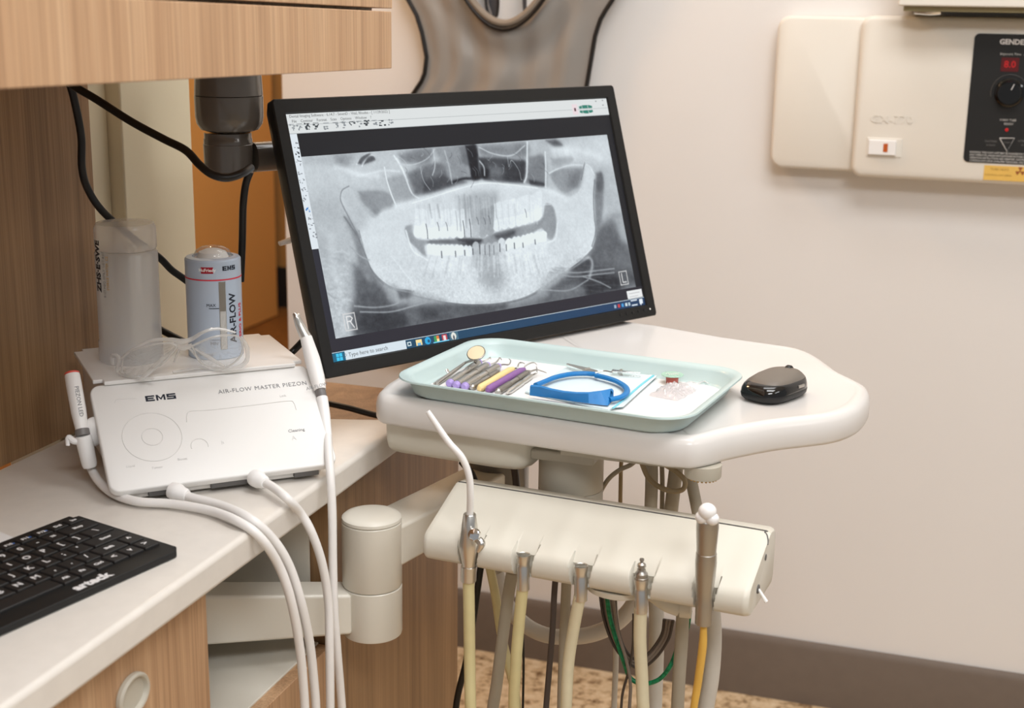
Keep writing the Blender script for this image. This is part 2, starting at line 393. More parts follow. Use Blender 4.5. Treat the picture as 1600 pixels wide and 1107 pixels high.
# ------------------------------------------------------------------ swing arm
sw = thing('swing_arm', 'jointed cream enamel support arm with round knuckle beside the counter edge', 'support arm', (-.600, 1.335, .58))
KX, KY = -.602, 1.335
kr = .0332
def knuckle(z0, z1, top=False):
    p = [(kr-.002, z0), (kr, z0+.002), (kr, z1-.001), (kr-.0012, z1)]
    if top: p = [(kr-.0015, z0), (kr, z0+.0006), (kr, z1-.005), (kr-.0015, z1-.002), (kr-.006, z1), (0, z1+.0008)]
    return p
zt = .745
b = BM(); lathe(b, [(0,.6625)]+[(kr-.001,.6625),(kr,.6645),(kr,zt-.0085),(kr-.0012,zt-.0075),(0,zt-.0075)], 64, (KX,KY,0)); obj('upper_knuckle', b, 'cream', sw, False)
b = BM(); lathe(b, [(0,zt-.007),(kr-.0008,zt-.007),(kr,zt-.006),(kr-.0004,zt-.003),(kr-.003,zt-.0008),(kr-.009,zt+.0006),(0,zt+.0012)], 64, (KX,KY,0)); obj('cap', b, 'cream', sw, False); 
b = BM(); lathe(b, [(0,.603),(kr-.003,.603),(kr-.0006,.6045),(kr,.607),(kr,.6607),(kr-.001,.6617),(0,.6617)], 64, (KX,KY,0)); obj('lower_knuckle', b, 'cream', sw, False)
# lower arm
def bar(bm, a, c, w_, z0, z1, z0b=None, z1b=None):
    a = Vector((a[0], a[1], 0)); c = Vector((c[0], c[1], 0)); d = (c-a).normalized(); s = Vector((-d.y, d.x, 0))*(w_/2)
    z0b = z0 if z0b is None else z0b; z1b = z1 if z1b is None else z1b
    loft(bm, [[a-s+Vector((0,0,z0)), a+s+Vector((0,0,z0)), a+s+Vector((0,0,z1)), a-s+Vector((0,0,z1))],
              [c-s+Vector((0,0,z0b)), c+s+Vector((0,0,z0b)), c+s+Vector((0,0,z1b)), c-s+Vector((0,0,z1b))]])
    return bm
PV = (-.776, 1.202)
b = bar(BM(), PV, (KX-.022, KY-.017), .042, .625, .684, .613, .6605); obj('lower_arm', b, 'cream', sw, False, bevel=.004, seg=3)
b = BM(); lathe(b, [(0,.610),(.029,.610),(.032,.614),(.032,.692),(.031,.693),(0,.693)], 48, (PV[0],PV[1],0)); obj('pivot', b, 'cream', sw, False)
b = BM(); lathe(b, [(0,.694),(.032,.694),(.032,.74),(.026,.745),(0,.745)], 48, (PV[0],PV[1],0)); obj('pivot_post', b, 'cream', sw, False)
AE = (-.537, 1.575)
b = bar(BM(), (KX+.006, KY+.012), AE, .054, .684, .732, .690, .735); obj('upper_arm', b, 'cream', sw, False, bevel=.004, seg=3)
b = BM(); lathe(b, [(0,.66),(.036,.66),(.038,.663),(.038,.794),(.034,.7975),(0,.7975)], 48, (AE[0],AE[1],0)); obj('end_joint', b, 'mountg', sw, False); tag(sw.children[-1], 'dark grey glossy end joint')

# ------------------------------------------------------------------ delivery table
tb = thing('delivery_table', 'white moulded instrument table on arm with a rounded point on its right', 'table', (-.4, 1.55, .70))
TPX = [(-.618,1.386),(-.602,1.366),(-.575,1.3605),(-.381,1.344),(-.275,1.3335),(-.252,1.3365),(-.236,1.352),(-.222,1.374),(-.203,1.398),(-.178,1.426),(-.150,1.450),(-.128,1.470),(-.112,1.495),(-.101,1.530),(-.0965,1.575),(-.101,1.612),(-.116,1.637),(-.138,1.668),(-.155,1.702),(-.172,1.735),(-.192,1.760),(-.218,1.774),(-.30,1.791),(-.395,1.824),(-.58,1.864),(-.612,1.852),(-.622,1.82),(-.623,1.60),(-.623,1.42)]
def closed_spline(p, n=4):
    P = [Vector((*q, 0)) for q in p]; L = len(P); o = []
    for i in range(L):
        a, b_, c, d = P[i-1], P[i], P[(i+1) % L], P[(i+2) % L]
        if (c-b_).length > .08: o.append((b_.x, b_.y)); continue
        for k in range(n):
            t = k/n; q = .5*((2*b_)+(c-a)*t+(2*a-5*b_+4*c-d)*t*t+(3*b_-a-3*c+d)*t**3) if (b_-a).length < .09 and (d-c).length < .09 else b_.lerp(c, t)
            o.append((q.x, q.y))
    return o
OUT = closed_spline(TPX)
def inset(pts, d):
    o = []; n = len(pts)
    for i in range(n):
        a = Vector(pts[i-1]); b_ = Vector(pts[i]); c = Vector(pts[(i+1) % n])
        t = (c-a).normalized(); nn = Vector((-t.y, t.x)); o.append(tuple(b_+nn*d))
    return o
def ring3(pts, z): return [(p[0], p[1], z) for p in pts]
b = BM(); loft(b, [ring3(inset(OUT, dd), z) for dd, z in ((.006,.8385),(.0015,.8395),(0,.843),(-.0002,.855),(.0012,.863),(.004,.8680),(.008,.8705),(.0135,.8712),(.0165,.8702),(.019,.8698))], cap=False)
b.verts.ensure_lookup_table(); nO = len(OUT)
for st_, z_ in ((0, .8385), (len(b.verts)-nO, .8698)):
    vc = b.verts.new((-.40, 1.58, z_)); b.verts.ensure_lookup_table()
    for k in range(nO): b.faces.new((vc, b.verts[st_+k], b.verts[st_+(k+1) % nO]))
obj('tabletop', b, 'tabletop', tb, False, smooth=60)
b = BM()
POD = [(-.606,1.385),(-.452,1.366),(-.436,1.376),(-.424,1.42),(-.424,1.60),(-.60,1.60),(-.612,1.50),(-.613,1.40)]
PO = closed_spline([(-.612,1.400),(-.606,1.386),(-.590,1.381),(-.475,1.3705),(-.452,1.3715),(-.437,1.381),(-.430,1.400),(-.424,1.62),(-.435,1.64),(-.600,1.64),(-.612,1.63)])
loft(b, [ring3(inset(PO, dd), z) for dd, z in ((.016,.798),(.009,.800),(.003,.806),(.001,.814),(0,.8382))]); obj('drawer_pod', b, 'cream2', tb, False, smooth=60)
CX, CY = -.401, 1.425
b = BM(); lathe(b, [(0,.772),(.0355,.772),(.036,.773),(.036,.838),(0,.838)], 48, (CX,CY,0)); obj('column', b, 'creamdk', tb, False)
b = BM(); box(b, -.40, -.255, 1.375, 1.44, .824, .8383); obj('support_beam', b, 'creamdk', tb, False, bevel=.002)
b = BM(); box(b, -.437, -.365, 1.385, 1.47, .812, .8238); obj('bracket', b, 'creamdk', tb, False, bevel=.003)
b = BM(); lathe(b, [(0,.8235),(.014,.8235),(.0182,.8245),(.019,.826),(.019,.8383),(0,.8383)], 32, (-.243,1.362,0)); obj('dial', b, 'creamdk', tb, False)
b = BM()
for k in range(22):
    a = 2*PI*k/22; lathe(b, [(0,0),(.0012,0),(.0012,.0012),(0,.0012)], 6, (-.243+.0145*math.cos(a), 1.362+.0145*math.sin(a), .8221))
obj('dial_teeth', b, 'brass', tb.children[-1], False)

# ------------------------------------------------------------------ instrument holder bar
ax = Vector((.9965, -.083, 0)).normalized(); HO = Vector((-.512, 1.362, 0)); HL = .347
MH = Matrix(((ax.x, ax.y, 0, HO.x), (ax.y, -ax.x, 0, HO.y), (0, 0, 1, 0), (0, 0, 0, 1)))     # u, v (towards the camera), z
hb = thing('instrument_holder', 'long cream holder bar with scooped slots hanging below the instrument table', 'instrument holder', mat=Matrix.Translation((-.35,1.32,.72)))
def hu(px, py, zz_):                      # where a pixel falls on the bar, in bar coordinates
    p = MH.inverted() @ Z((px, py), zz_); return p.x, p.y
def on_bar(px, py, v):                     # pixel ray meets the vertical plane running along the bar at distance v in front of its seam
    d = ray((px, py)); nrm = Vector((ax.y, -ax.x, 0)); p0 = HO+nrm*v
    return C0+d*((p0-C0).dot(nrm)/d.dot(nrm))
HOLD = [(MH.inverted() @ on_bar(x, y, .080)).x for x, y in ((734,860),(818,875),(908,892),(1003,910),(1103,900))]
prof = [(-.018,.7235),(-.0235,.730),(-.0245,.770),(-.0225,.7795),(-.0175,.7835),(-.002,.7855),(-.0012,.7842),(.0002,.7855),(.012,.7808),(.030,.7735),(.050,.7650),(.066,.7585),(.077,.7538),(.0815,.7505),(.0845,.7455),(.0855,.738),(.0845,.7315),(.081,.7265),(.074,.7235)]
NU = 420; b = BM(); rings = []
for i in range(NU+1):
    u = HL*i/NU; ring_ = []
    e = min(u, HL-u); ez = 0.
    for k, (v, z) in enumerate(prof):
        dz = 0; dv = 0
        if 7 < k < 18:
            for hc in HOLD:
                d = abs(u-hc)
                # shallow scoop running up the sloping face
                if v < .078: dz -= .0016*math.exp(-(d/.024)**4)*min(1, max(0, v/.03))
                # the notch the handpiece lies in
                if 12 <= k <= 17:
                    d = abs(u-hc)
                    wn = {12:.0130, 13:.0124, 14:.0112, 15:.0102, 16:.0096, 17:.0096}[k]
                    nn_ = 1-min(1, max(0, (d-(wn-.0016))/.0016))
                    dv -= {12:.004, 13:.0105, 14:.0130, 15:.0130, 16:.0125, 17:.011}[k]*nn_
                    dz -= {12:.0050, 13:.0080, 14:.0070, 15:.003, 16:0, 17:0}[k]*nn_
        # rounded ends
        s_ = 1-(1-min(1, e/.006))**2*.06
        ring_.append((u, .033+(v+dv-.033)*s_, .752+(z+dz-.752)*s_))
    rings.append(ring_)
loft(b, rings); b.transform(MH); obj('body', b, 'cream2', hb, False, smooth=50)
b = BM(); tube(b, [(.0006+.002, .0012, .7853), (.17, .0008, .7855), (HL-.02, .0008, .7855), (HL-.006,.003,.7845), (HL-.001,.010,.781), (HL+.0004,.016,.777)], .0007, 6, sm=6); b.transform(MH); obj('seam', b, 'devback', hb, False)
b = BM(); lathe(b, [(0,-.010),(.026,-.010),(.034,-.006),(.036,0),(0,0)], 40, (.205,.045,.7232)); b.transform(MH); obj('underside_boss', b, 'cream2', hb, False)
b = BM(); tube(b, [(.240,.050,.718),(.256,.046,.710),(.268,.042,.706)], [.007,.0095,.010], 16); tube(b, [(.269,.042,.706),(.280,.040,.706)], .0105, 16); b.transform(MH); obj('cable_sleeve', b, 'cream2', hb, False)
b = BM(); lathe(b, [(0,.7),(.0355,.7),(.036,.701),(.036,.7705),(.0355,.7715),(0,.7715)], 48, (CX,CY,0)); obj('post', b, 'creamdk', hb, False)
b = BM(); box(b, CX-.03, CX+.03, 1.345, 1.40, .730, .765); obj('post_bracket', b, 'creamdk', hb, False, bevel=.003)
b = BM()
tm = along(MH @ Vector((HL-.001,.047,.742)), MH @ Vector((HL+.006,.047,.742)))
lathe(b, [(0,0),(.0045,0),(.0045,.0022),(0,.0022)], 16, mtx=tm); obj('toggle_base', b, 'devback', hb, False)
b = BM(); tube(b, [MH @ Vector((HL+.001,.047,.742)), MH @ Vector((HL+.006,.049,.7365)), MH @ Vector((HL+.010,.05,.7315))], [.0014,.0016,.002], 8); obj('toggle_switch', b, 'white', hb, False)
b = BM(); lathe(b, [(0,0),(.0032,0),(.0032,.0016),(0,.0016)], 16, mtx=along(MH @ Vector((HL-.001,.020,.765)), MH @ Vector((HL+.006,.020,.765)))); obj('port', b, 'devback', hb, False)

# ------------------------------------------------------------------ hoses and handpieces of the holder bar
def hose(bm, px, r, mi=0, n=12, sm=8):
    """px: list of (x, y, depth plane y)"""
    tube(bm, [Y((a, c_), d) for a, c_, d in px], r, n, mi, sm)
HG = 'handpieces hanging in the holder bar'
# 1 air-water syringe
p0 = on_bar(733,905,.088)
sy = thing('air_water_syringe', 'chrome syringe with long bent white nozzle, leftmost on the holder bar', 'dental syringe', p0)
b = BM(); tube(b, [on_bar(668,643,.100), on_bar(676,655,.099), on_bar(700,690,.096), on_bar(722,716,.093), on_bar(733,745,.090), on_bar(735,775,.088), on_bar(734,806,.083)], [.0026,.0030,.0034,.0036,.0036,.0036,.0036], 14); obj('nozzle', b, 'white', sy, False)
A = on_bar(734,803,.083); B = on_bar(733,848,.083); Cc = on_bar(732,902,.0825)
L1 = (Cc-A).length
b = BM(); m_ = along(A, Cc)
lathe(b, [(0,0),(.0058,0),(.0066,.001),(.0092,L1*.28),(.0112,L1*.47),(.0108,L1*.55),(.0072,L1*.78),(.0070,L1*.82),(.0082,L1*.83),(.0082,L1*1.06),(0,L1*1.06)], 28, mtx=m_); obj('body', b, 'steel', sy, False)
b = BM(); q = on_bar(741,836,.097); lathe(b, [(0,-.002),(.0058,-.002),(.0068,0),(.0058,.0025),(0,.004)], 24, mtx=along(q, q+Vector((.1,-1,.45)))); obj('button', b, 'chrome', sy, False)
b = BM(); q1 = on_bar(750,846,.094); tube(b, [on_bar(745,842,.09), on_bar(752,850,.095), on_bar(747,862,.095)], [.004,.0045,.0025], 12); obj('side_lever', b, 'steel', sy, False)
b = BM(); hose(b, [(732,898,Cc.y),(733,960,Cc.y+.002),(734,1040,Cc.y+.006),(736,1120,1.28),(745,1230,1.30),(770,1290,1.33),(790,1240,1.37)], .0062); obj('hose', b, 'yhose', sy, False)
# 2, 3 open connectors
def connector(name, label, cx, top, bot, hosepts, kind, hm, r=.0072):
    t = thing(name, label, 'dental handpiece hose', on_bar(cx, bot, .088), group=HG)
    A = on_bar(cx, top, .0815); B = on_bar(cx-.5, bot, .0812); L = (B-A).length; m_ = along(A, B)
    b = BM()
    lathe(b, [(r*.86,.0006),(r*.98,0),(r*1.0,.0015),(r*.94,L*.12),(r*.94,L*.16),(r*.86,L*.2),(r*.86,L*.34),(r*.92,L*.36),(r*.92,L),(r*.6,L),(r*.6,L*.2),(r*.8,L*.1),(r*.86,.0006)], 28, mtx=m_)
    obj('connector', b, 'steel', t, False)
    if kind == 'open':
        b = BM(); lathe(b, [(0,.002),(r*.74,.0015),(r*.74,L*.19),(0,L*.2)], 20, mtx=m_); obj('socket', b, 'brass', t, False); tag(t.children[-1], 'brass lined socket')
    else:
        b = BM(); A2 = on_bar(cx+1, top-32, .0815); L2 = (A-A2).length; m2 = along(A2, A)
        lathe(b, [(0,0),(.0022,.0004),(.0024,.0022),(.0016,.003),(.0018,.0042),(.0042,.006),(.0044,.0085),(.0030,.0095),(.0031,.0108),(.0041,.0112),(.0041,.0125),(.0050,.0140),(.0064,.0155),(.0066,L2*.9),(.0070,L2*.92),(.0070,L2+.001),(0,L2+.001)], 24, mtx=m2)
        obj('coupling', b, 'steeld', t, False)
    dy = B.y-hosepts[0][2]; hosepts = [(a, c_, d+dy) for a, c_, d in hosepts]
    b = BM(); hose(b, hosepts, .0062 if hm != 'yhose2' or kind == 'open' else .0066); obj('hose', b, hm, t, False)
    return t
connector('handpiece_hose', 'open steel hose connector with yellowed tube, second from the left on the bar', 818, 867, 921, [(817,915,1.268),(811,975,1.275),(806,1040,1.28),(804,1120,1.29),(820,1240,1.31),(850,1300,1.36),(868,1200,1.40)], 'open', 'yhose')
connector('handpiece_hose', 'open steel hose connector with cream tube, third and middle one on the bar', 908, 884, 938, [(906,932,1.262),(896,985,1.27),(888,1040,1.275),(884,1120,1.28),(880,1220,1.30),(884,1290,1.34),(887,1200,1.40)], 'open', 'yhose2')
connector('handpiece_hose', 'steel coupling with a stepped nipple on a pale tube, fourth on the bar', 1002, 905, 957, [(1001,950,1.255),(1000,1000,1.26),(1003,1060,1.265),(1006,1120,1.27),(1015,1220,1.30),(1040,1290,1.34),(1058,1200,1.40)], 'nipple', 'yhose2')
# 5 polishing handpiece with white cap
ph = thing('polishing_handpiece', 'grey metal handpiece with white lobed cap, rightmost on the holder bar', 'dental handpiece', on_bar(1099,970,.092))
A = on_bar(1106,812,.090); B = on_bar(1099,976,.084); L = (B-A).length; m_ = along(A, B)
b = BM(); lathe(b, [(0,.0),(.0104,.001),(.0108,.008),(.0098,L*.24),(.0094,L*.31),(.0099,L*.315),(.0104,L*.40),(.0098,L*.52),(.0085,L*.68),(.0080,L*.76),(.0083,L*.78),(.0083,L*.99),(0,L)], 32, mtx=m_); obj('handle', b, 'steeld', ph, False)
q = on_bar(1105,806,.096)
b = BM()
for dx, dz, r_s, sq in ((-.0050,-.0026,.0066,1), (.0050,-.0026,.0066,1), (0,.0040,.0086,1), (0,-.0088,.0036,1)):
    s = bmesh.ops.create_icosphere(b, subdivisions=3, radius=r_s, matrix=Matrix.Translation(q+ax*dx+Vector((0,0,dz))) @ Matrix.Diagonal((1,1,.95,1)))
obj('white_cap', b, 'white', ph, False); 
b = BM(); hose(b, [(1099.5,970,B.y),(1098,1010,B.y+.001),(1090,1070,1.26),(1082,1125,1.265),(1075,1230,1.30),(1085,1290,1.33),(1105,1220,1.37)], [.0030,.0042,.0040,.0036,.0034,.0034,.0034], 10); obj('tube', b, 'amber', ph, False)

# tubing behind the bar; each piece is a thing of its own
def loose(name, label, cat, pts, r, mat, n=12, sm=8, flat=1., group=None):
    b = BM(); tube(b, [Y((a, c_), d) for a, c_, d in pts], r, n, 0, sm, flat); return tag(obj(name, b, mat), label, cat, group)
loose('hose', 'greige tube slanting behind the second connector, down to the left', 'hose', [(800,895,1.345),(793,940,1.345),(785,1000,1.345),(776,1070,1.345),(768,1130,1.345),(765,1250,1.345)], .0068, 'ghose')
loose('hose', 'thin yellow-green tube crossing behind the greige tube left of centre', 'hose', [(765,885,1.41),(774,930,1.41),(782,985,1.41),(792,1030,1.41),(806,1090,1.41),(812,1160,1.41),(815,1260,1.41)], .0052, 'yhose')
loose('hose', 'straight greige tube just behind the middle connector', 'hose', [(886,890,1.385),(883,960,1.385),(880,1040,1.385),(878,1120,1.385),(878,1240,1.385)], .0058, 'ghose')
loose('hose', 'straight greige pipe under the right part of the bar', 'hose', [(1068,930,1.335),(1065,1000,1.335),(1061,1060,1.335),(1058,1130,1.335),(1058,1240,1.335)], .0070, 'ghose')
loose('hose', 'thick grey suction tube behind the white-capped handpiece', 'hose', [(1098,905,1.375),(1112,950,1.375),(1115,1000,1.375),(1111,1060,1.375),(1100,1130,1.375),(1094,1240,1.375)], .0088, 'wghose')
loose('hose', 'pale grey tube behind the fourth connector', 'hose', [(1022,900,1.44),(1026,970,1.44),(1025,1040,1.44),(1022,1130,1.44),(1022,1240,1.44)], .0088, 'wghose')
loose('hose', 'dark brown thin tube between second and third connectors', 'hose', [(870,880,1.305),(866,930,1.305),(863,990,1.305),(858,1050,1.305),(852,1130,1.305),(850,1240,1.305)], .0033, 'dhose')
loose('cable', 'black cable behind the syringe hose reaching down to the left', 'cable', [(752,880,1.41),(745,930,1.41),(738,980,1.41),(727,1040,1.41),(712,1110,1.41),(705,1240,1.41)], .0040, 'cable')
loose('cable', 'thin black wire close behind the second yellow tube', 'cable', [(812,905,1.40),(815,960,1.40),(818,1030,1.40),(817,1120,1.40),(817,1240,1.40)], .0014, 'cable')
loose('hose', 'wide pale corrugated-looking loop of tube hanging low behind the bar', 'hose', [(775,895,1.52),(792,945,1.52),(818,975,1.52),(850,992,1.52),(888,996,1.52),(930,990,1.52),(968,970,1.52),(995,935,1.52),(1005,890,1.52)], .0098, 'wghose', 14)
loose('hose', 'thin grey tube hanging left of the ribbon cable', 'hose', [(960,930,1.47),(962,980,1.47),(962,1040,1.47),(959,1120,1.47),(957,1240,1.47)], .0035, 'wghose')
rb = thing('ribbon_cable', 'bundle of grey-brown parallel wires hanging in a U below the bar', 'cable', Y((1000,1050),1.40))
for k in range(7):
    t = k/6
    b = BM(); A_ = [(937+t*24,925),(943+t*20,965),(956+t*15,1003),(975+t*10,1030-t*4),(1000,1045-t*14),(1025-t*8,1028-t*10),(1044-t*10,1000-t*8),(1052-t*14,970-t*2)]
    tube(b, [Y(p, 1.365+.004*(k % 2)) for p in A_], .0017, 8); obj('wire', b, 'ribbon' if k % 3 else 'ribbond', rb, False)
loose('cable', 'green and pale striped wire hanging below the ribbon bundle', 'cable', [(948,930,1.355),(953,965,1.355),(963,1000,1.355),(975,1035,1.355),(985,1060,1.355),(1005,1069,1.355),(1030,1062,1.355),(1048,1040,1.355),(1060,1010,1.37),(1073,985,1.385),(1078,955,1.385)], .0025, 'green')
loose('cable', 'thin grey-brown wire kinking across the bottom of the ribbon bundle', 'cable', [(958,935,1.348),(965,985,1.348),(978,1030,1.348),(985,1070,1.348),(983,1120,1.348),(980,1240,1.348)], .0019, 'ribbon', 8)
loose('cable', 'thin dark wire dropping beside the fourth tube', 'cable', [(990,960,1.352),(989,1010,1.352),(982,1050,1.352),(972,1090,1.352),(970,1150,1.352),(970,1240,1.352)], .0015, 'ribbond', 8)
# tubing seen between table and bar
loose('hose', 'thin taupe tube arching below the table to the left', 'hose', [(932,800,1.44),(936,775,1.44),(950,750,1.44),(968,735,1.44),(985,727,1.44),(998,716,1.44)], .0026, 'ghose', 8)
loose('hose', 'straight thin tan tube between table and bar', 'hose', [(971,716,1.47),(970,740,1.47),(969,800,1.47)], .0024, 'tan', 8)
loose('hose', 'flat olive loop of tube hanging under the table', 'hose', [(1002,722,1.40),(1012,745,1.40),(1028,760,1.40),(1050,768,1.40),(1067,765,1.40),(1070,752,1.40),(1060,740,1.40),(1045,730,1.40),(1030,722,1.40)], .0028, 'tan', 10, 8, 1.)
loose('hose', 'upright grey pipe, left of the three under the table', 'hose', [(1018,722,1.43),(1018,760,1.43),(1016,815,1.43)], .0072, 'ghose')
loose('hose', 'narrow dark grey pipe, second under the table from the left', 'hose', [(1034,722,1.45),(1035,760,1.45),(1034,815,1.45)], .0027, 'ghose')
loose('hose', 'leaning grey pipe under the flat olive loop', 'hose', [(1058,722,1.44),(1053,760,1.44),(1046,820,1.44)], .0078, 'ghose')
loose('hose', 'grey pipe leaning right below the round dial', 'hose', [(1078,742,1.42),(1084,770,1.42),(1092,810,1.42)], .0066, 'ghose')
loose('cable', 'black cable bunch hanging beside the dark arm joint', 'cable', [(722,722,1.47),(736,740,1.46),(746,765,1.45)], .0045, 'cable')
loose('cable', 'brown-black cable pair in front of the dark arm joint', 'cable', [(796,712,1.50),(804,735,1.49),(808,770,1.48)], .0045, 'dhose')

# ------------------------------------------------------------------ tray and what lies on it
TC = Vector((-.4115, 1.454, .8708)); TR = math.radians(-7)
ty = thing('instrument_tray', 'shallow pale green plastic tray on the white table', 'tray', TC, TR)
def rr3(w_, d_, r, z): return [(x, y, z) for x, y in rrect(-w_/2, w_/2, -d_/2, d_/2, r, 8)]
b = BM()
loft(b, [rr3(.300,.186,.030,0), rr3(.310,.196,.033,.0008), rr3(.318,.204,.035,.004), rr3(.326,.212,.037,.0165), rr3(.340,.226,.040,.0195), rr3(.344,.230,.041,.0205), rr3(.343,.229,.041,.0222), rr3(.338,.224,.040,.0224), rr3(.326,.212,.038,.0200), rr3(.322,.208,.036,.0170), rr3(.314,.200,.034,.005), rr3(.306,.192,.031,.0024)])
obj('shell', b, 'tray', ty, smooth=60)
MT = WM[ty.name]
def TL(q, z=.0):                              # pixel → a point in tray coordinates at height z above the tray foot
    return MT.inverted() @ Z(q, TC.z+z)
b = BM(); prism(b, rrect(-.150,.150,-.094,.094,.026), .0028, .0034); b.transform(MT)
tag(obj('tray_paper', b, 'paper'), 'white paper liner lying in the green tray', 'paper')
def flat(name, label, cat, q, z0, z1, mat, group=None, bev=0):
    b = BM(); prism(b, [(p.x, p.y) for p in (Z(a, TC.z+z1) for a in q)], TC.z+z0, TC.z+z1); return tag(obj(name, b, mat, bevel=bev), label, cat, group)
bib = thing('folded_bib', 'pale blue folded paper bib under the blue handled holder', 'bib', Z((940,600), TC.z+.0035))
b = BM(); pl = [Z(a, TC.z+.006) for a in ((820,612),(887,572),(1022,587),(968,634),(950,640))]; prism(b, [(p.x, p.y) for p in pl], TC.z+.0036, TC.z+.0062); obj('sheet', b, 'bib', bib, False, bevel=.0008)
b = BM(); tube(b, [Z(a, TC.z+.0074) for a in ((958,638),(978,622),(1000,603),(1021,587))], .0014, 8, flat=.6); obj('folded_edge', b, 'bibedge', bib, False)
b = BM(); tube(b, [Z(a, TC.z+.0052) for a in ((968,637),(986,620),(1006,604),(1025,589))], .0010, 8, flat=.6); obj('folded_edge', b, 'bibedge', bib, False)
b = BM(); pl = [Z(a, TC.z+.0066) for a in ((955,638),(985,612),(1015,586),(1027,588),(1000,612),(974,636))]; prism(b, [(p.x, p.y) for p in pl], TC.z+.0063, TC.z+.0070); obj('fold', b, 'bib', bib, False)
# blue band with paddle
z0 = TC.z+.0068
bb = thing('bib_holder', 'bright blue rubber loop with a broad curved bar lying on the bib', 'bib holder', Z((905,620), z0))
b = BM()
def Zs(pts, h): return [Z(p, z0+h) for p in pts]
tube(b, Zs([(837,602),(850,597),(868,590),(892,585),(915,584),(934,585.5)], .005), .0034, 10, flat=.8)
tube(b, Zs([(931,587),(948,591),(965,597),(978,606),(979,614),(970,621),(952,625)], .005), .0034, 10, flat=.8)
obj('loop', b, 'blue', bb, False)
b = BM()
top = [(829,603),(845,604.5),(862,609),(880,612.5),(900,614.5),(920,614.5),(940,612),(955,609),(958,612)]
bot = [(828,618),(845,620),(862,622),(880,625),(900,628),(920,630.5),(940,633),(950,634),(957,627)]
rings = []
for p, q in zip(top, bot):
    a = Z(p, z0+.0125); c = Z(q, z0+.001); mid = (a+c)/2
    th_ = Vector((0, .0042, 0))
    rings.append([a-th_*.5, a+th_*.5+Vector((0,0,.0006)), c+th_*1.0, c-th_*.2])
loft(b, rings); obj('bar', b, 'blue', bb, False, bevel=.0012)
# alligator clips
def clip(label, a, c, flip, dark):
    pa = Z(a, TC.z+.010); pc = Z(c, TC.z+.010); d = (pc-pa); L = d.length; m_ = frame(pa, d, Vector((0,0,1)).cross(d))
    t = thing('alligator_clip', label, 'clip', mat=m_, group='alligator clips of the bib chain')
    b = BM(); prism(b, [(0,-.0045),(L*.35,-.0048),(L*.6,-.0035),(L,-.0014),(L,.0014),(L*.6,.0035),(L*.35,.0048),(0,.0045)], .0008, .0022); 
    obj('upper_jaw', b, 'chrome' if not dark else 'steeld', t, bevel=.0004)
    b = BM(); prism(b, [(0,-.0042),(L*.35,-.0045),(L,-.0012),(L,.0012),(L*.35,.0045),(0,.0042)], -.0038, -.0024); obj('lower_jaw', b, 'chrome', t, bevel=.0004)
    b = BM(); tube(b, [(L*.3,-.0045,.0005),(L*.3,.0045,.0005)], .0026, 10, sm=2); obj('spring', b, 'steeld', t)
    return t
clip('chrome clip whose dark jaw points left, behind the blue loop', (930,583), (886,571), 0, True)
clip('chrome clip pointing right, just beyond the blue loop', (956,581), (1001,585), 0, False)
loose('bib_chain', 'fine silver chain joining the two alligator clips', 'chain', [(930,583,1.475),(944,580,1.48),(957,582,1.475)], .0009, 'steel', 6)

# instruments
IG = 'metal scalers side by side in the tray'
def instrument(name, label, a, c, r, mat, kind, tip, group=IG, h=.0):
    """handle from pixel a (near end) to pixel c (far end) lying on the paper; tip: extra pixels for the bent wire tip"""
    zc = TC.z+.0036+r+h; A = Z(a, zc); Cc = Z(c, zc); L = (Cc-A).length; m_ = along(A, Cc)
    t = thing(name, label, 'dental instrument', A-Vector((0,0,r)), group=group)
    b = BM()
    if kind == 'knurl':
        p = [(0,0),(r*.6,0),(r*.85,.002),(r*.85,.005)]
        z = .005; i = 0
        while z < L*.36: p += [(r*1.0,z),(r*1.0,z+.0014),(r*.86,z+.0016),(r*.86,z+.0024)]; z += .0026
        p += [(r*.80,z),(r*.80,L*.6)]; z = L*.6
        while z < L-.008: p += [(r*1.0,z),(r*1.0,z+.0014),(r*.86,z+.0016),(r*.86,z+.0024)]; z += .0026
        p += [(r*.8,L-.005),(r*.45,L),(0,L)]
        lathe(b, p, 18, mtx=m_); obj('handle', b, mat, t, False, smooth=25)
        b = BM(); lathe(b, [(0,-.0012),(r*.55,-.0012),(r*.95,.0008),(r*.95,.0045),(r*.6,.005),(0,.005)], 18, mtx=m_); obj('colour_band', b, 'lilac' if 'lilac' in label else 'steeld', t, False)
        if 'lilac' in label:
            b = BM(); lathe(b, [(0,L-.006),(r*.9,L-.006),(r*.8,L-.002),(r*.3,L+.004),(0,L+.004)], 18, mtx=m_); obj('colour_band', b, 'lilac', t, False)
    elif kind == 'slim':
        lathe(b, [(0,0),(r*.5,.0),(r,.006),(r,L*.55),(r*.7,L*.6),(r*.95,L*.66),(r*.95,L-.01),(r*.3,L),(0,L)], 14, mtx=m_); obj('handle', b, mat, t, False)
    else:
        lathe(b, [(0,0),(r*.6,.001),(r*.95,.006),(r*.9,L*.3),(r*1.0,L*.6),(r*.95,L-.012),(r*.55,L-.002),(0,L)], 20, mtx=m_); obj('grip', b, mat, t, False)
    if tip:
        b = BM(); P_ = [Cc+(A-Cc).normalized()*.002] + [Z(q[:2], zc+q[2]) for q in tip]
        tube(b, P_, [.0011,.0010,.0009,.0008,.0006,.0004], 8, sm=5); obj('tip', b, 'steeld', t, False)
    return t
mr = thing('mouth_mirror', 'round mouth mirror propped at the head of the instrument row', 'mouth mirror', Z((715,580), TC.z+.005))
A = Z((683,600), TC.z+.006); Bq = Z((727,567), TC.z+.013)
b = BM(); tube(b, [A, A.lerp(Bq, .5), Bq], [.0022,.0026,.0016], 10); obj('stem', b, 'steeld', mr, False)
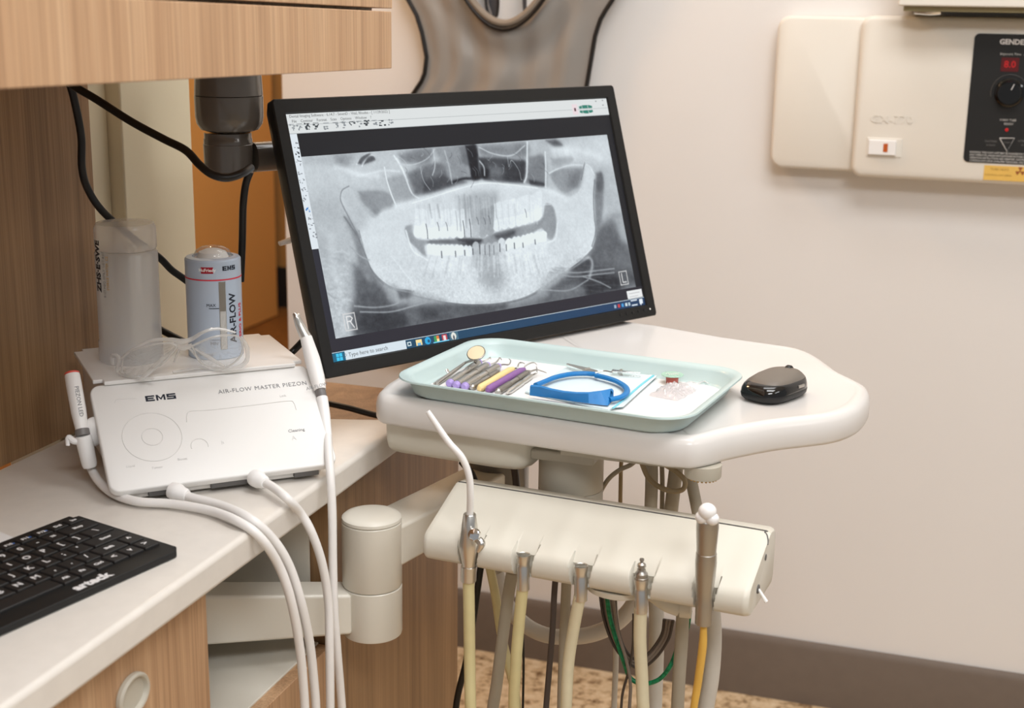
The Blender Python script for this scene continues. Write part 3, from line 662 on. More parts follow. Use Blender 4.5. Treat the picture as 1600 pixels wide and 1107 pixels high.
mc = Z((744,552), TC.z+.026); dirc = (C0-mc).normalized(); nrm = (Vector((-.05,-.6,.8))).normalized()
m_ = Matrix.Translation(mc) @ nrm.to_track_quat('Z', 'Y').to_matrix().to_4x4()
b = BM(); lathe(b, [(0,-.0022),(.0095,-.0022),(.0112,-.0008),(.0112,.0005),(.0106,.0010),(.0100,.0004),(0,.0004)], 36, mtx=m_); obj('rim', b, 'steeld', mr, False)
b = BM(); lathe(b, [(0,.0006),(.0101,.0006),(.0101,.0009),(0,.0009)], 36, mtx=m_); obj('mirror', b, 'mirror', mr, False)
b = BM(); tube(b, [Bq, mc+Vector((-.002,-.004,-.008)), mc+Vector((0,-.001,-.0115)), mc-nrm*.0018+Vector((0,0,-.008))], .0014, 8); obj('neck', b, 'steeld', mr, False)
ex = thing('dental_explorer', 'slim steel explorer with a flat silver end, far left in the tray', 'dental instrument', Z((680,600), TC.z+.004))
b = BM(); tube(b, [Z((678,600),TC.z+.006), Z((690,592),TC.z+.007), Z((703,584),TC.z+.009)], [.0012,.0016,.0012], 8); obj('shaft', b, 'steeld', ex, False)
b = BM(); A = Z((698,577),TC.z+.014); Bq = Z((702,586),TC.z+.008); tube(b, [A, A.lerp(Bq,.5), Bq], [.002,.0026,.0014], 10, flat=.5); obj('blade', b, 'chrome', ex, False)
instrument('scaler', 'knurled steel scaler with lilac bands, leftmost under the mirror', (702,600), (750,566), .0048, 'steel', 'knurl', [(758,564,.002),(763,561,.004),(766,559,.005),(767,562,.003)])
instrument('scaler', 'knurled steel scaler with lilac bands, second from the left', (712,603), (763,570), .0048, 'steel', 'knurl', [(774,567,.002),(779,562,.004),(781,559,.006),(784,563,.003)])
instrument('scaler', 'knurled steel scaler with lilac bands, third, before the yellow one', (725,605), (780,572), .0048, 'steel', 'knurl', [(786,570,.002),(795,570,.003),(798,564,.005),(795,561,.006)])
instrument('scaler', 'steel scaler with no visible band, fourth beside the yellow grip', (737,606), (780,580), .0036, 'steeld', 'knurl', None)
instrument('curette', 'curette with a butter yellow silicone grip', (748,608), (803,576), .0046, 'butter', 'grip', [(808,575,.002),(811,568,.005),(816,567,.006),(820,569,.004)], group=None)
instrument('curette', 'curette with a purple silicone grip beside the yellow one', (761,610), (820,577), .0046, 'purple', 'grip', [(821,572,.003),(828,568,.005),(835,567,.005),(839,571,.003)], group=None)
instrument('scaler', 'ribbed plain steel scaler right of the purple curette', (777,613), (828,581), .0040, 'steeld', 'knurl', [(838,578,.003),(846,580,.002),(854,583,.001)])
instrument('scaler', 'slim smooth steel scaler, rightmost of the instrument row', (793,614), (833,586), .0032, 'steel', 'slim', [(838,583,.003),(839,578,.005),(838,573,.006)])

# polish cup + crumpled wrap
cp_ = Z((1050,599), TC.z+.0036)
pc = thing('polish_cup', 'tiny terracotta paste cup with a pale green foil lid in the tray', 'paste cup', cp_)
b = BM(); lathe(b, [(0,0),(.0062,0),(.0068,.001),(.0074,.0095),(0,.0095)], 28, tuple(cp_)); obj('cup', b, 'pink', pc, False)
b = BM(); lathe(b, [(0,.0097),(.0124,.0095),(.0128,.0100),(.0122,.0106),(0,.0110)], 32, tuple(cp_), mtx=None); m_foil = varied('green_foil', srgb(160,196,178), .5, .16, 420)
obj('lid', b, m_foil, pc, False)
b = BM(); merge(b, textbm('PROPHY', .0042, .0001)); merge(b, textbm('PASTE', .0042, .0001), 0, Matrix.Translation((0,-.0045,0))); b.transform(Matrix.Translation(cp_+Vector((0,.001,.0112))) @ Matrix.Rotation(.5, 4, 'Z')); obj('print', b, 'white', pc.children[-1], False)
cw = Z((1052,615), TC.z+.0036)
b = BM(); random.seed(3)
N1 = 26
for layer in range(2):
    g = []
    for i in range(N1):
        row = []
        for j in range(N1):
            u, v = i/(N1-1)-.5, j/(N1-1)-.5
            rr_ = max(abs(u), abs(v))*2; hgt = max(0, 1-rr_**2.2)
            nz_ = noise.noise(Vector((u*9+layer*7, v*9, 1.3)))+.6*noise.noise(Vector((u*21, v*21+layer*5, 4.)))
            row.append(b.verts.new((cw.x+u*.034+.003*noise.noise(Vector((u*5,v*5,layer)))+v*.012, cw.y+v*.050-u*.01, cw.z+.0008+hgt*(.005+layer*.004)+hgt*.0045*nz_*(1)+.0008*abs(nz_))))
        g.append(row)
    for i in range(N1-1):
        for j in range(N1-1): b.faces.new((g[i][j], g[i+1][j], g[i+1][j+1], g[i][j+1]))
tube(b, [Z(p, TC.z+.006) for p in ((1068,601),(1078,597),(1090,599),(1100,596),(1108,600))], [.002,.0014,.0016,.0012,.0006], 6, flat=.5)
tag(obj('crumpled_wrapper', b, 'wrap', smooth=18), 'crumpled clear plastic wrapper in front of the paste cup', 'wrapper')

# ------------------------------------------------------------------ mouse
mc = Z((1209,618), .8712); mrz = math.radians(-24)
ms = thing('computer_mouse', 'small black glossy computer mouse on the white table', 'mouse', mc, mrz)
def mouse_ring(w_, d_, z, pw=3.0, off=0):
    o = []
    for k in range(40):
        a = 2*PI*k/40; c, s = math.cos(a), math.sin(a)
        o.append((w_/2*abs(c)**(2/pw)*(1 if c > 0 else -1), d_/2*abs(s)**(2/pw)*(1 if s > 0 else -1)+off, z))
    return o
b = BM(); loft(b, [mouse_ring(.050,.078,.0006), mouse_ring(.0545,.083,.003), mouse_ring(.056,.085,.007), mouse_ring(.055,.084,.0085)]); obj('base', b, 'black', ms, smooth=50)
b = BM(); loft(b, [mouse_ring(.0555,.0845,.0085), mouse_ring(.0548,.0835,.0125,3.0,.0003), mouse_ring(.0525,.079,.0162,3.0,.0016), mouse_ring(.0492,.0725,.0190,3.0,.0040), mouse_ring(.046,.067,.0196,3.0,.005)]); obj('shell', b, 'blackg', ms, smooth=60)
b = BM(); loft(b, [mouse_ring(.0482,.0710,.0186,3.0,.0045), mouse_ring(.0478,.0702,.0197,3.0,.0048), mouse_ring(.0435,.060,.0226,2.5,.0085), mouse_ring(.0350,.044,.0252,2.4,.0135), mouse_ring(.022,.026,.0268,2.2,.0175), mouse_ring(.008,.010,.0275,2,.0195), mouse_ring(.001,.001,.0276,2,.020)]); obj('button_plate', b, 'mousetop', ms, smooth=60)
b = BM(); tube(b, [(0,.021,.0276),(0,.030,.0266),(0,.037,.0235)], .0004, 6); obj('button_seam', b, 'black', ms)
b = BM(); lathe(b, [(0,-.0032),(.0052,-.0032),(.006,-.002),(.006,.002),(.0052,.0032),(0,.0032)], 24, mtx=Matrix.Translation((0,.0285,.0235)) @ Matrix.Rotation(PI/2, 4, 'Y')); obj('scroll_wheel', b, 'black', ms)
b = BM(); box(b, .0262,.0282,.006,.018,.0120,.0155); obj('side_button', b, 'steeld', ms, bevel=.0008)

# ------------------------------------------------------------------ monitor
S = .511
MC = Vector((-.5495, 1.539, 1.044))
def monmat():
    my, mt = .718, .313
    u = Vector((math.cos(my), math.sin(my), 0)); n = Vector((math.sin(my), -math.cos(my), 0)); v = Vector((0,0,1))*math.cos(mt)-n*math.sin(mt)
    tw = lambda q: Vector((q.x*math.cos(TH)-q.y*math.sin(TH), q.x*math.sin(TH)+q.y*math.cos(TH), q.z))
    c = tw(Vector((-.0421, 1.8187, -.2855)))*(S/.53)+C0
    return frame(c+Vector((0,0,.0030)), tw(u), tw(v)), S, S*9/16            # x right, y up, z towards the viewer
MM, SW, SH = monmat()
mo = thing('monitor', 'black computer monitor tilted back, showing a panoramic tooth x-ray', 'monitor', mat=MM)
bz_l, bz_r, bz_t, bz_b, dp = .0165, .0160, .0175, .0170, .016
b = BM()
ox0, ox1, oy0, oy1 = -SW/2-bz_l, SW/2+bz_r, -SH/2-bz_b, SH/2+bz_t
def rr_at(x0, x1, y0, y1, r, z, n=4): return [(x, y, z) for x, y in rrect(x0, x1, y0, y1, r, n)]
loft(b, [rr_at(ox0+.02, ox1-.02, oy0+.02, oy1-.02, .01, -.030), rr_at(ox0+.006, ox1-.006, oy0+.006, oy1-.006, .006, -.022), rr_at(ox0+.0005, ox1-.0005, oy0+.0005, oy1-.0005, .004, -.008), rr_at(ox0, ox1, oy0, oy1, .004, .003), rr_at(ox0+.0012, ox1-.0012, oy0+.0012, oy1-.0012, .004, .0045),
         rr_at(-SW/2-.0015, SW/2+.0015, -SH/2-.0015, SH/2+.0015, .0006, .0038), rr_at(-SW/2-.0002, SW/2+.0002, -SH/2-.0002, SH/2+.0002, .0004, .0006)])
obj('bezel', b, 'bezel', mo, smooth=30)
b = BM(); prism(b, rrect(-.13,.13,-.07,.09,.02), -.052, -.029); obj('back_housing', b, 'black', mo, bevel=.004)
for k in range(5):
    b = BM(); lathe(b, [(0,0),(.0021,0),(.0021,.0005),(0,.0005)], 14, (SW/2-.052+k*.0115, oy0+.0095, .0043)); obj('menu_button', b, 'black', mo)
b = BM(); lathe(b, [(0,0),(.0012,0),(.0012,.0004),(0,.0004)], 14, (SW/2+.004, oy0+.010, .0045)); obj('power_light', b, 'white', mo)

# --- the picture on the screen: every cell of a fine grid carries the colour the display gives off
NX, NY = 800, 450
SPX = np.array([(449,181.4),(942.6,158.7),(1010,480),(517.4,571.3)], float)
def homog(src, dst):
    A = []
    for (x, y), (u, v) in zip(src, dst):
        A.append([x,y,1,0,0,0,-u*x,-u*y,-u]); A.append([0,0,0,x,y,1,-v*x,-v*y,-v])
    return np.linalg.svd(np.array(A))[2][-1].reshape(3,3)
HM = homog(SPX, [(0,0),(NX,0),(NX,NY),(0,NY)])
def U(p):
    q = np.c_[np.array(p, float), np.ones(len(p))] @ HM.T; return q[:, :2]/q[:, 2:]
def Pc(p, x0=560, y0=200, s=3.9525): return U([(x0+a/s, y0+c/s) for a, c in p])     # from an enlarged view of the film
img = np.zeros((NY, NX, 3)); yy, xx = np.mgrid[0:NY, 0:NX]+.5
def polymask(p, soft=1.5):
    x0, y0 = np.floor(p.min(0)-soft*3-1).astype(int); x1, y1 = np.ceil(p.max(0)+soft*3+1).astype(int)
    x0, y0 = max(x0, 0), max(y0, 0); x1, y1 = min(x1, NX), min(y1, NY)
    X_, Y_ = xx[y0:y1, x0:x1], yy[y0:y1, x0:x1]
    ins = np.zeros(X_.shape, bool); dist = np.full(X_.shape, 1e9); n = len(p)
    for i in range(n):
        ax_, ay = p[i]; bx, by = p[(i+1) % n]
        if abs(by-ay) > 1e-9:
            c = ((ay > Y_) != (by > Y_)) & (X_ < (bx-ax_)*(Y_-ay)/(by-ay)+ax_); ins ^= c
        dx, dy = bx-ax_, by-ay; L = dx*dx+dy*dy+1e-9; t = np.clip(((X_-ax_)*dx+(Y_-ay)*dy)/L, 0, 1)
        dist = np.minimum(dist, np.hypot(X_-ax_-t*dx, Y_-ay-t*dy))
    sd = np.where(ins, dist, -dist)
    return (slice(y0, y1), slice(x0, x1)), 1/(1+np.exp(-np.clip(sd/max(soft, .15)*2, -30, 30)))
def csp(p, n=5):
    q = spline([(a, c, 0) for a, c in p]+[(p[0][0], p[0][1], 0)], n); return np.array([(v.x, v.y) for v in q[:-1]])
def fillp(g, p, val, soft=1.5, a=1., curve=True):
    if curve: p = csp(p)
    s, m = polymask(np.array(p), soft); g[s] += (val-g[s])*m*a
def stroke(g, p, w_, val, a=1., curve=True):
    q = np.array([(v.x, v.y) for v in spline([(x, y, 0) for x, y in p], 6)]) if curve and len(p) > 2 else np.array(p)
    x0, y0 = np.floor(q.min(0)-w_*3-1).astype(int); x1, y1 = np.ceil(q.max(0)+w_*3+1).astype(int)
    x0, y0 = max(x0, 0), max(y0, 0); x1, y1 = min(x1, NX), min(y1, NY)
    if x1 <= x0 or y1 <= y0: return
    X_, Y_ = xx[y0:y1, x0:x1], yy[y0:y1, x0:x1]; dist = np.full(X_.shape, 1e9)
    for (ax_, ay), (bx, by) in zip(q, q[1:]):
        dx, dy = bx-ax_, by-ay; L = dx*dx+dy*dy+1e-9; t = np.clip(((X_-ax_)*dx+(Y_-ay)*dy)/L, 0, 1)
        dist = np.minimum(dist, np.hypot(X_-ax_-t*dx, Y_-ay-t*dy))
    m = np.exp(-(dist/w_)**2)*a; g[y0:y1, x0:x1] += (val-g[y0:y1, x0:x1])*m
def fnoise(scale, seed, octs=4):
    rs = np.random.RandomState(seed); out = np.zeros((NY, NX)); amp = 1; tot = 0
    for o in range(octs):
        s = scale/2**o; gh, gw = int(NY/s)+3, int(NX/s)+3; g = rs.rand(gh, gw)
        fy, fx = yy/s, xx/s; iy, ix = fy.astype(int), fx.astype(int); ty_, tx = fy-iy, fx-ix
        ty_, tx = ty_*ty_*(3-2*ty_), tx*tx*(3-2*tx)
        out += amp*((g[iy,ix]*(1-tx)+g[iy,ix+1]*tx)*(1-ty_)+(g[iy+1,ix]*(1-tx)+g[iy+1,ix+1]*tx)*ty_); tot += amp; amp *= .55
    return out/tot
# film
g = np.full((NY, NX), .75)
P7 = lambda p: Pc(p, 420, 340, 4.259); P5 = lambda p: Pc(p, 440, 150, 7.38); P6 = lambda p: Pc(p, 700, 120, 4.444); P8 = lambda p: Pc(p, 740, 330, 4.8125)
fillp(g, P5([(230,710),(900,690),(1400,660),(1400,900),(800,1100),(200,1107)]), .80, 14)
fillp(g, P5([(600,700),(820,690),(780,800),(720,830),(620,780)]), .58, 9)
fillp(g, P5([(280,740),(560,700),(560,760),(300,800)]), .70, 8)
# neck shadow left, soft tissue
fillp(g, P7([(330,190),(560,180),(600,420),(560,640),(500,820),(430,820)]), .74, 10)
fillp(g, P7([(560,330),(650,330),(720,430),(800,520),(830,600),(700,650),(600,700),(545,690),(560,500)]), .36, 9)
fillp(g, P7([(500,0),(560,20),(610,120),(650,300),(690,420),(640,420),(590,300),(560,150)]), .52, 5)
fillp(g, P7([(560,640),(900,600),(1100,590),(1448,600),(1448,660),(1000,740),(700,800),(560,800)]), .26, 9)
fillp(g, P7([(880,600),(960,590),(1010,700),(930,740)]), .40, 8)
fillp(g, P7([(1100,600),(1448,600),(1448,680),(1200,700)]), .36, 10)
fillp(g, P7([(620,650),(860,660),(900,740),(640,790)]), .22, 8)
fillp(g, P8([(0,720),(250,690),(500,620),(700,480),(880,320),(950,150),(1100,150),(1200,420),(1225,585),(700,690),(300,760),(0,800)]), .32, 10)
fillp(g, P8([(250,690),(500,600),(560,660),(300,740)]), .62, 8)
fillp(g, P8([(940,130),(1080,60),(1180,300),(1200,430),(1000,450),(900,330)]), .40, 12)
fillp(g, P8([(1040,60),(1120,40),(1170,240),(1110,230)]), .66, 8)
fillp(g, P8([(830,480),(1060,470),(1100,600),(860,650)]), .17, 9)
fillp(g, P8([(700,380),(820,350),(900,400),(860,450),(740,450)]), .26, 5)
fillp(g, P8([(590,620),(740,560),(830,600),(810,640),(620,680)]), .48, 8)
# mandible: a wide bright U
mand = Pc([(-20,560),(10,690),(70,860),(150,955),(250,1005),(400,1050),(540,1080),(700,1096),(880,1086),(1050,1040),(1200,940),(1350,840),(1440,750),(1462,640),(1450,500),(1452,360),(1446,290),(1420,245),(1385,255),(1378,330),(1350,400),(1280,432),(1150,385),(950,365),(780,345),(600,385),(430,440),(260,490),(150,520),(100,560),(60,540),(0,470),(-40,390),(-75,372),(-105,395),(-110,450),(-80,510)])
fillp(g, mand, .86, 2.2)
fillp(g, Pc([(-110,420),(-60,370),(0,470),(60,540),(20,640),(-40,600)]), .78, 6)
stroke(g, Pc([(-60,365),(-100,390),(-112,440),(-95,490),(-60,560),(-20,640),(10,700)]), 1.4, .5, .7)
stroke(g, Pc([(10,690),(70,860),(150,955),(250,1005),(400,1050),(540,1080),(700,1096),(880,1086),(1050,1040),(1200,940),(1350,840),(1440,750)]), 1.6, .93, .7)
stroke(g, Pc([(0,640),(20,720),(66,868),(140,965),(240,1018),(400,1062),(540,1092),(700,1108),(890,1098),(1060,1052),(1210,952),(1360,850),(1452,755)]), 1.6, .45, .55)
# ramus and condyle, right
fillp(g, Pc([(1455,340),(1490,290),(1505,400),(1500,560),(1475,660),(1462,600),(1452,450)]), .50, 4)
fillp(g, Pc([(1460,290),(1495,290),(1505,380),(1470,400)]), .40, 4)
stroke(g, Pc([(1450,330),(1445,450),(1452,560),(1462,650),(1440,740)]), 1.2, .42, .8)
stroke(g, Pc([(1370,320),(1378,280),(1395,240),(1420,250),(1448,300)]), 1.4, .92, .8)
stroke(g, Pc([(1388,225),(1380,270),(1368,330)]), 1.5, .38, .8)
fillp(g, Pc([(1170,290),(1230,262),(1375,260),(1362,320),(1330,380),(1270,410),(1215,370)]), .60, 3)
fillp(g, Pc([(1290,290),(1360,280),(1350,370),(1290,370)]), .46, 7)
stroke(g, Pc([(1170,290),(1225,262),(1300,240),(1375,240)]), 2, .9, .8)
fillp(g, Pc([(1170,120),(1520,70),(1550,230),(1400,230),(1300,220),(1200,230)]), .84, 10)
fillp(g, Pc([(1180,200),(1300,190),(1310,220),(1200,250)]), .66, 4)
fillp(g, Pc([(1150,90),(1210,85),(1250,120),(1200,125)]), .36, 4)
# left condyle
fillp(g, Pc([(0,400),(60,392),(150,396),(200,420),(222,480),(150,500),(110,540),(70,510),(20,460)]), .58, 3)
fillp(g, Pc([(170,320),(290,300),(330,400),(360,440),(300,470),(240,470),(200,420)]), .66, 3)
stroke(g, Pc([(160,250),(175,330),(200,410),(232,490)]), 1.6, .95, .9)
stroke(g, Pc([(220,180),(270,260),(300,340),(330,410),(370,440)]), 2, .95, .9)
stroke(g, P5([(1330,740),(1400,880),(1450,990)]), 2.2, .93, .8)
stroke(g, P5([(870,800),(900,740),(960,690),(1010,670)]), 1.3, .93, .9); stroke(g, P5([(930,820),(960,760),(1010,705),(1060,700),(1085,740)]), 1.3, .93, .9)
fillp(g, P5([(880,790),(920,720),(1000,680),(1020,690),(950,760),(920,800)]), .36, 2); fillp(g, P5([(950,800),(1000,720),(1060,710),(1080,750),(1010,780)]), .32, 2)
stroke(g, Pc([(0,300),(60,290),(150,270),(250,275)]), 2.5, .90, .7)
stroke(g, P7([(500,0),(540,60),(590,140),(640,260),(690,370),(800,470),(940,500)]), 1.6, .45, .6)
# maxillary sinuses and nose
fillp(g, Pc([(300,290),(400,240),(540,230),(570,330),(580,365),(480,400),(360,420),(330,370)]), .42, 5)
fillp(g, Pc([(400,330),(560,300),(640,330),(660,345),(600,365),(420,410)]), .22, 5, .8)
fillp(g, Pc([(250,170),(440,130),(440,220),(340,230),(270,210)]), .40, 6, .8)
fillp(g, Pc([(450,130),(650,118),(690,300),(640,330),(560,320),(520,230)]), .60, 6)
fillp(g, Pc([(620,130),(655,125),(680,230),(640,220)]), .44, 5)
fillp(g, Pc([(655,118),(725,118),(740,250),(755,320),(700,330),(685,260)]), .07, 2.5)
fillp(g, Pc([(735,190),(880,190),(960,205),(1025,215),(1020,330),(1000,350),(850,345),(760,320)]), .20, 4)
fillp(g, Pc([(800,240),(870,250),(880,310),(800,310)]), .44, 8)
fillp(g, Pc([(730,120),(900,110),(1030,105),(1030,190),(900,190),(760,180)]), .50, 6)
fillp(g, Pc([(755,260),(800,270),(790,320),(755,310)]), .06, 4)
fillp(g, Pc([(1045,190),(1140,190),(1145,370),(1060,355),(1030,340)]), .50, 4)
fillp(g, Pc([(1050,330),(1140,350),(1130,372),(1060,360)]), .18, 3)
stroke(g, Pc([(1035,100),(1035,200),(1033,300),(1018,345)]), 2.2, .92, .9); stroke(g, Pc([(1145,160),(1150,260),(1150,375)]), 2.2, .92, .9)
stroke(g, Pc([(570,345),(640,322),(690,320)]), 3, .10, .8)
stroke(g, Pc([(745,215),(770,250),(775,300)]), 2.0, .8, .8); stroke(g, Pc([(915,190),(925,250),(940,210),(985,270),(1000,330)]), .9, .72, .7)
stroke(g, Pc([(380,250),(400,330),(440,390)]), 1, .72, .7); stroke(g, Pc([(460,140),(470,240),(455,300)]), 1.4, .82, .7); stroke(g, Pc([(530,150),(560,260),(575,350)]), 2, .82, .6)
stroke(g, Pc([(230,230),(330,235),(420,200),(470,140)]), 1.4, .82, .6); stroke(g, Pc([(740,130),(830,170),(940,180),(1020,120)]), 1.6, .82, .7)
# hard palate
stroke(g, Pc([(230,490),(340,462),(450,430),(600,385),(760,352),(900,362),(1040,378),(1180,400),(1280,450)]), 7, .90, .85)
stroke(g, Pc([(330,470),(450,435),(600,388),(760,350),(920,358),(1100,380)]), 1.3, .96, .9)
# oral gap
gap = Pc([(335,600),(345,680),(425,700),(560,695),(680,690),(740,700),(830,660),(960,625),(1120,575),(1150,480),(1200,500),(1220,600),(1200,690),(1165,690),(1130,630),(1050,665),(920,700),(880,735),(700,745),(640,725),(420,722),(415,800),(350,745),(300,690),(285,620)])
fillp(g, gap, .60, 2)
fillp(g, Pc([(600,690),(720,690),(760,700),(720,740),(640,735)]), .18, 4); fillp(g, Pc([(840,670),(950,640),(960,665),(900,700),(850,690)]), .28, 5)
fillp(g, Pc([(440,700),(600,700),(650,722),(440,722)]), .42, 3)
# upper teeth: crowns
def tooth(x0, x1, ytop, ybase, cusps, val=.92, up=True):
    pass
def cup(x0, y0, x1, y1, dn, val, a=1., k=2, soft=.9, root=150):
    """one crown between two points on the biting line; dn>0 the biting edge faces down"""
    w_ = x1-x0; sgn = 1 if dn > 0 else -1; pts = [(x0+.06*w_, y0-sgn*root), (x0+.02*w_, y0-sgn*40), (x0, y0-sgn*8)]
    for i in range(k):
        t = (i+.5)/k; pts.append((x0+w_*t, y0+(y1-y0)*t+dn)); 
        if i < k-1: t = (i+1)/k; pts.append((x0+w_*t, y0+(y1-y0)*t+dn*.35))
    pts += [(x1, y1-sgn*8), (x1-.02*w_, y1-sgn*40), (x1-.06*w_, y1-sgn*root)]
    fillp(g, Pc(pts), val, soft, a)
fillp(g, Pc([(345,500),(500,450),(700,430),(900,430),(1080,440),(1110,560),(850,620),(560,650),(345,650)]), .86, 6)
fillp(g, Pc([(430,770),(700,780),(880,760),(1150,700),(1170,760),(1000,860),(700,900),(440,860)]), .87, 10)
fillp(g, Pc([(600,430),(760,400),(850,420),(830,560),(720,600),(640,560)]), .68, 8, .8)
fillp(g, Pc([(730,760),(860,750),(880,870),(900,960),(830,1010),(740,960),(740,870)]), .60, 12, .75)
for x0, y0, x1, y1, k, v in ((340,670,425,684,2,.93),(425,686,500,682,2,.93),(500,682,562,678,2,.93),(562,680,606,678,1,.93),(606,682,655,678,1,.92),(655,676,700,672,1,.80),(700,676,745,676,1,.70),(745,680,790,672,1,.62),(790,670,835,655,1,.62),(832,640,880,634,1,.92),(880,628,922,622,1,.92),(922,622,968,614,1,.93),(968,612,1050,590,2,.93),(1050,592,1128,560,2,.93)):
    cup(x0, y0, x1, y1, 9, v-.005, .75, k, root=165); cup(x0, y0, x1, y1, 9, v+.04, .7, k, root=62)
for x0, y0, x1, y1, k, v in ((420,728,505,738,3,.94),(505,736,590,736,3,.94),(590,736,648,738,2,.93),(648,738,700,744,2,.90),(702,720,740,716,1,.72),(745,735,780,728,1,.74),(780,730,820,722,1,.70),(820,724,862,716,1,.72),(862,696,900,694,1,.84),(904,704,945,690,1,.93),(945,690,1000,682,2,.93),(1000,682,1080,660,3,.94),(1080,660,1160,650,2,.94)):
    cup(x0, y0, x1, y1, -9, v-.02, .6, k, root=150, soft=1.6); cup(x0, y0, x1, y1, -9, v+.04, .85, k, root=58)
# gaps between teeth and root lines
for x, y0, y1, s in ((422,600,690,.9),(492,590,640,.7),(545,590,640,.7),(605,520,640,.3),(650,580,680,1.),(690,570,680,1.),(735,560,600,.7),(778,560,600,.6),(808,550,600,.6),(862,560,640,.2),(1032,510,560,.6)):
    stroke(g, Pc([(x-8,y0),(x,(y0+y1)/2),(x+3,y1)]), 1.0, .34, s)
for x, y0, y1, s in ((512,770,808,.9),(598,770,803,.9),(655,765,795,.9),(705,755,788,.9),(748,735,785,.9),(780,735,790,.6),(808,735,800,.6),(835,735,790,.6),(872,725,770,.9),(912,730,765,.9),(962,720,752,.9),(1015,720,745,.9),(1090,700,725,.9)):
    stroke(g, Pc([(x-2,y0),(x,y1)]), 1.0+.5*s, .34, s)
for x, y0, y1 in ((630,430,640),(665,420,620),(700,430,600),(740,430,600),(500,480,560),(450,480,560)):
    stroke(g, Pc([(x-15,y0),(x,y1)]), 2.2, .60, .5)
for x in (560,640,700,740,780,820,860,905,960,1010,1080):
    stroke(g, Pc([(x,800),(x+(x-780)*.1,900)]), 3, .72, .35); stroke(g, Pc([(x+18,800),(x+18+(x-780)*.1,890)]), 3, .92, .35)
stroke(g, Pc([(1090,450),(1130,480),(1180,482)]), 1, .9, .6)
# hyoid streaks
for p in ([(1200,885),(1330,905),(1450,895),(1580,880)], [(1180,900),(1330,930),(1480,915),(1580,905)], [(1390,930),(1480,960),(1560,1000)], [(1130,1010),(1300,1015),(1420,950)]):
    stroke(g, Pc(p), 1.8, .66, .8)
fillp(g, Pc([(1180,900),(1260,880),(1300,905),(1180,1000),(1110,1030),(1120,980)]), .72, 5, .8)
stroke(g, Pc([(1350,830),(1420,810),(1445,850),(1430,930)]), 4, .72, .7)
for p in ([(560,600),(700,610),(830,590),(900,540),(960,500)], [(600,640),(800,640),(960,600),(1100,560)], [(540,200),(600,260),(660,290)], [(380,510),(430,545),(500,535)]):
    stroke(g, P7(p), 1.8, .66, .8)
fillp(g, P7([(760,450),(860,470),(860,560),(790,560)]), .68, 6, .8); fillp(g, P7([(850,500),(940,500),(950,545),(870,550)]), .34, 4, .8)
fillp(g, P7([(940,500),(1050,520),(1180,570),(1040,580),(930,600)]), .66, 4, .7)
stroke(g, P7([(410,120),(420,300),(450,430),(470,600),(490,760)]), 9, .82, .6)
stroke(g, Pc([(200,800),(330,960),(400,990)]), 1.5, .93, .5); stroke(g, Pc([(290,640),(330,760),(400,810),(430,830)]), 2.0, .95, .8); stroke(g, Pc([(1225,600),(1215,690),(1160,720)]), 2, .95, .7)
rs_ = np.random.RandomState(11)
for _ in range(46):                                   # fine bone lines in the sinus and nose area
    x_, y_ = rs_.uniform(240, 1140), rs_.uniform(130, 330); a_ = rs_.uniform(-.6, .6)+PI/2*rs_.choice([1, .6]); l_ = rs_.uniform(20, 70)
    stroke(g, Pc([(x_, y_), (x_+l_*.5*math.cos(a_)+8, y_+l_*.5*math.sin(a_)), (x_+l_*math.cos(a_), y_+l_*math.sin(a_))]), .9, rs_.choice([.82, .70, .3]), .35)
for x_ in range(360, 1110, 19):                        # roots of the upper row
    if 600 < x_ < 860: stroke(g, Pc([(x_-14, 440), (x_-4, 560)]), 1.6, rs_.choice([.62, .80]), .45)
    else: stroke(g, Pc([(x_-10, 480), (x_, 600)]), 1.5, rs_.choice([.80, .95]), .35)
for x_ in range(440, 1150, 23): stroke(g, Pc([(x_, 800), (x_+(x_-780)*.12, 930)]), 1.6, rs_.choice([.76, .92]), .35)
for _ in range(40):                                   # soft streaks under the jaw and in the neck
    x_, y_ = rs_.uniform(1180, 1560), rs_.uniform(860, 1020); stroke(g, Pc([(x_, y_), (x_+90, y_+rs_.uniform(-8, 14))]), 1.6, .5, .18)
    x_, y_ = rs_.uniform(320, 500), rs_.uniform(200, 700); stroke(g, P7([(x_, y_), (x_+50, y_+rs_.uniform(-20, 40))]), 2.2, rs_.choice([.9, .66]), .22)
trab = (fnoise(4, 21, 2)-.5)*.16; mk_ = (g > .7)
g += trab*mk_*np.clip((yy-230)/120, 0, 1)*.7
stroke(g, Pc([(1130,1010),(1200,930),(1330,870),(1420,810)]), 2.5, .8, .4); stroke(g, Pc([(-140,250),(-60,270),(40,300),(120,300)]), 6, .93, .5); stroke(g, Pc([(1200,150),(1350,150),(1480,190)]), 8, .93, .5)
g += (fnoise(60, 1)-.5)*.10+(fnoise(9, 2, 3)-.5)*.10*np.clip(1.3-g, 0, 1)+(fnoise(3, 5, 2)-.5)*.05
g = np.clip(g, .04, .97)
g = np.clip(.5+(g-.5)*1.12, .03, .99)
film = np.clip(np.stack([g*214+8, g*222+9, g*222+14], -1), 0, 228)
img[:] = (17, 18, 22)
fq = U([(470.9,246.2),(945.3,215),(994.5,451.6),(522.1,533.7)]); fx0, fx1 = (fq[0,0]+fq[3,0])/2, (fq[1,0]+fq[2,0])/2; fy0, fy1 = (fq[0,1]+fq[1,1])/2, (fq[2,1]+fq[3,1])/2
def rect(x0, y0, x1, y1, c):
    img[int(round(y0)):int(round(y1)), int(round(x0)):int(round(x1))] = c
ls = U([(465,211.7),(496.8,389.8)]); lx = ls[:, 0].mean(); ty1 = (U([(453.6,211.7)])[0,1]+U([(947,184.8)])[0,1])/2
lend = ls[1,1]
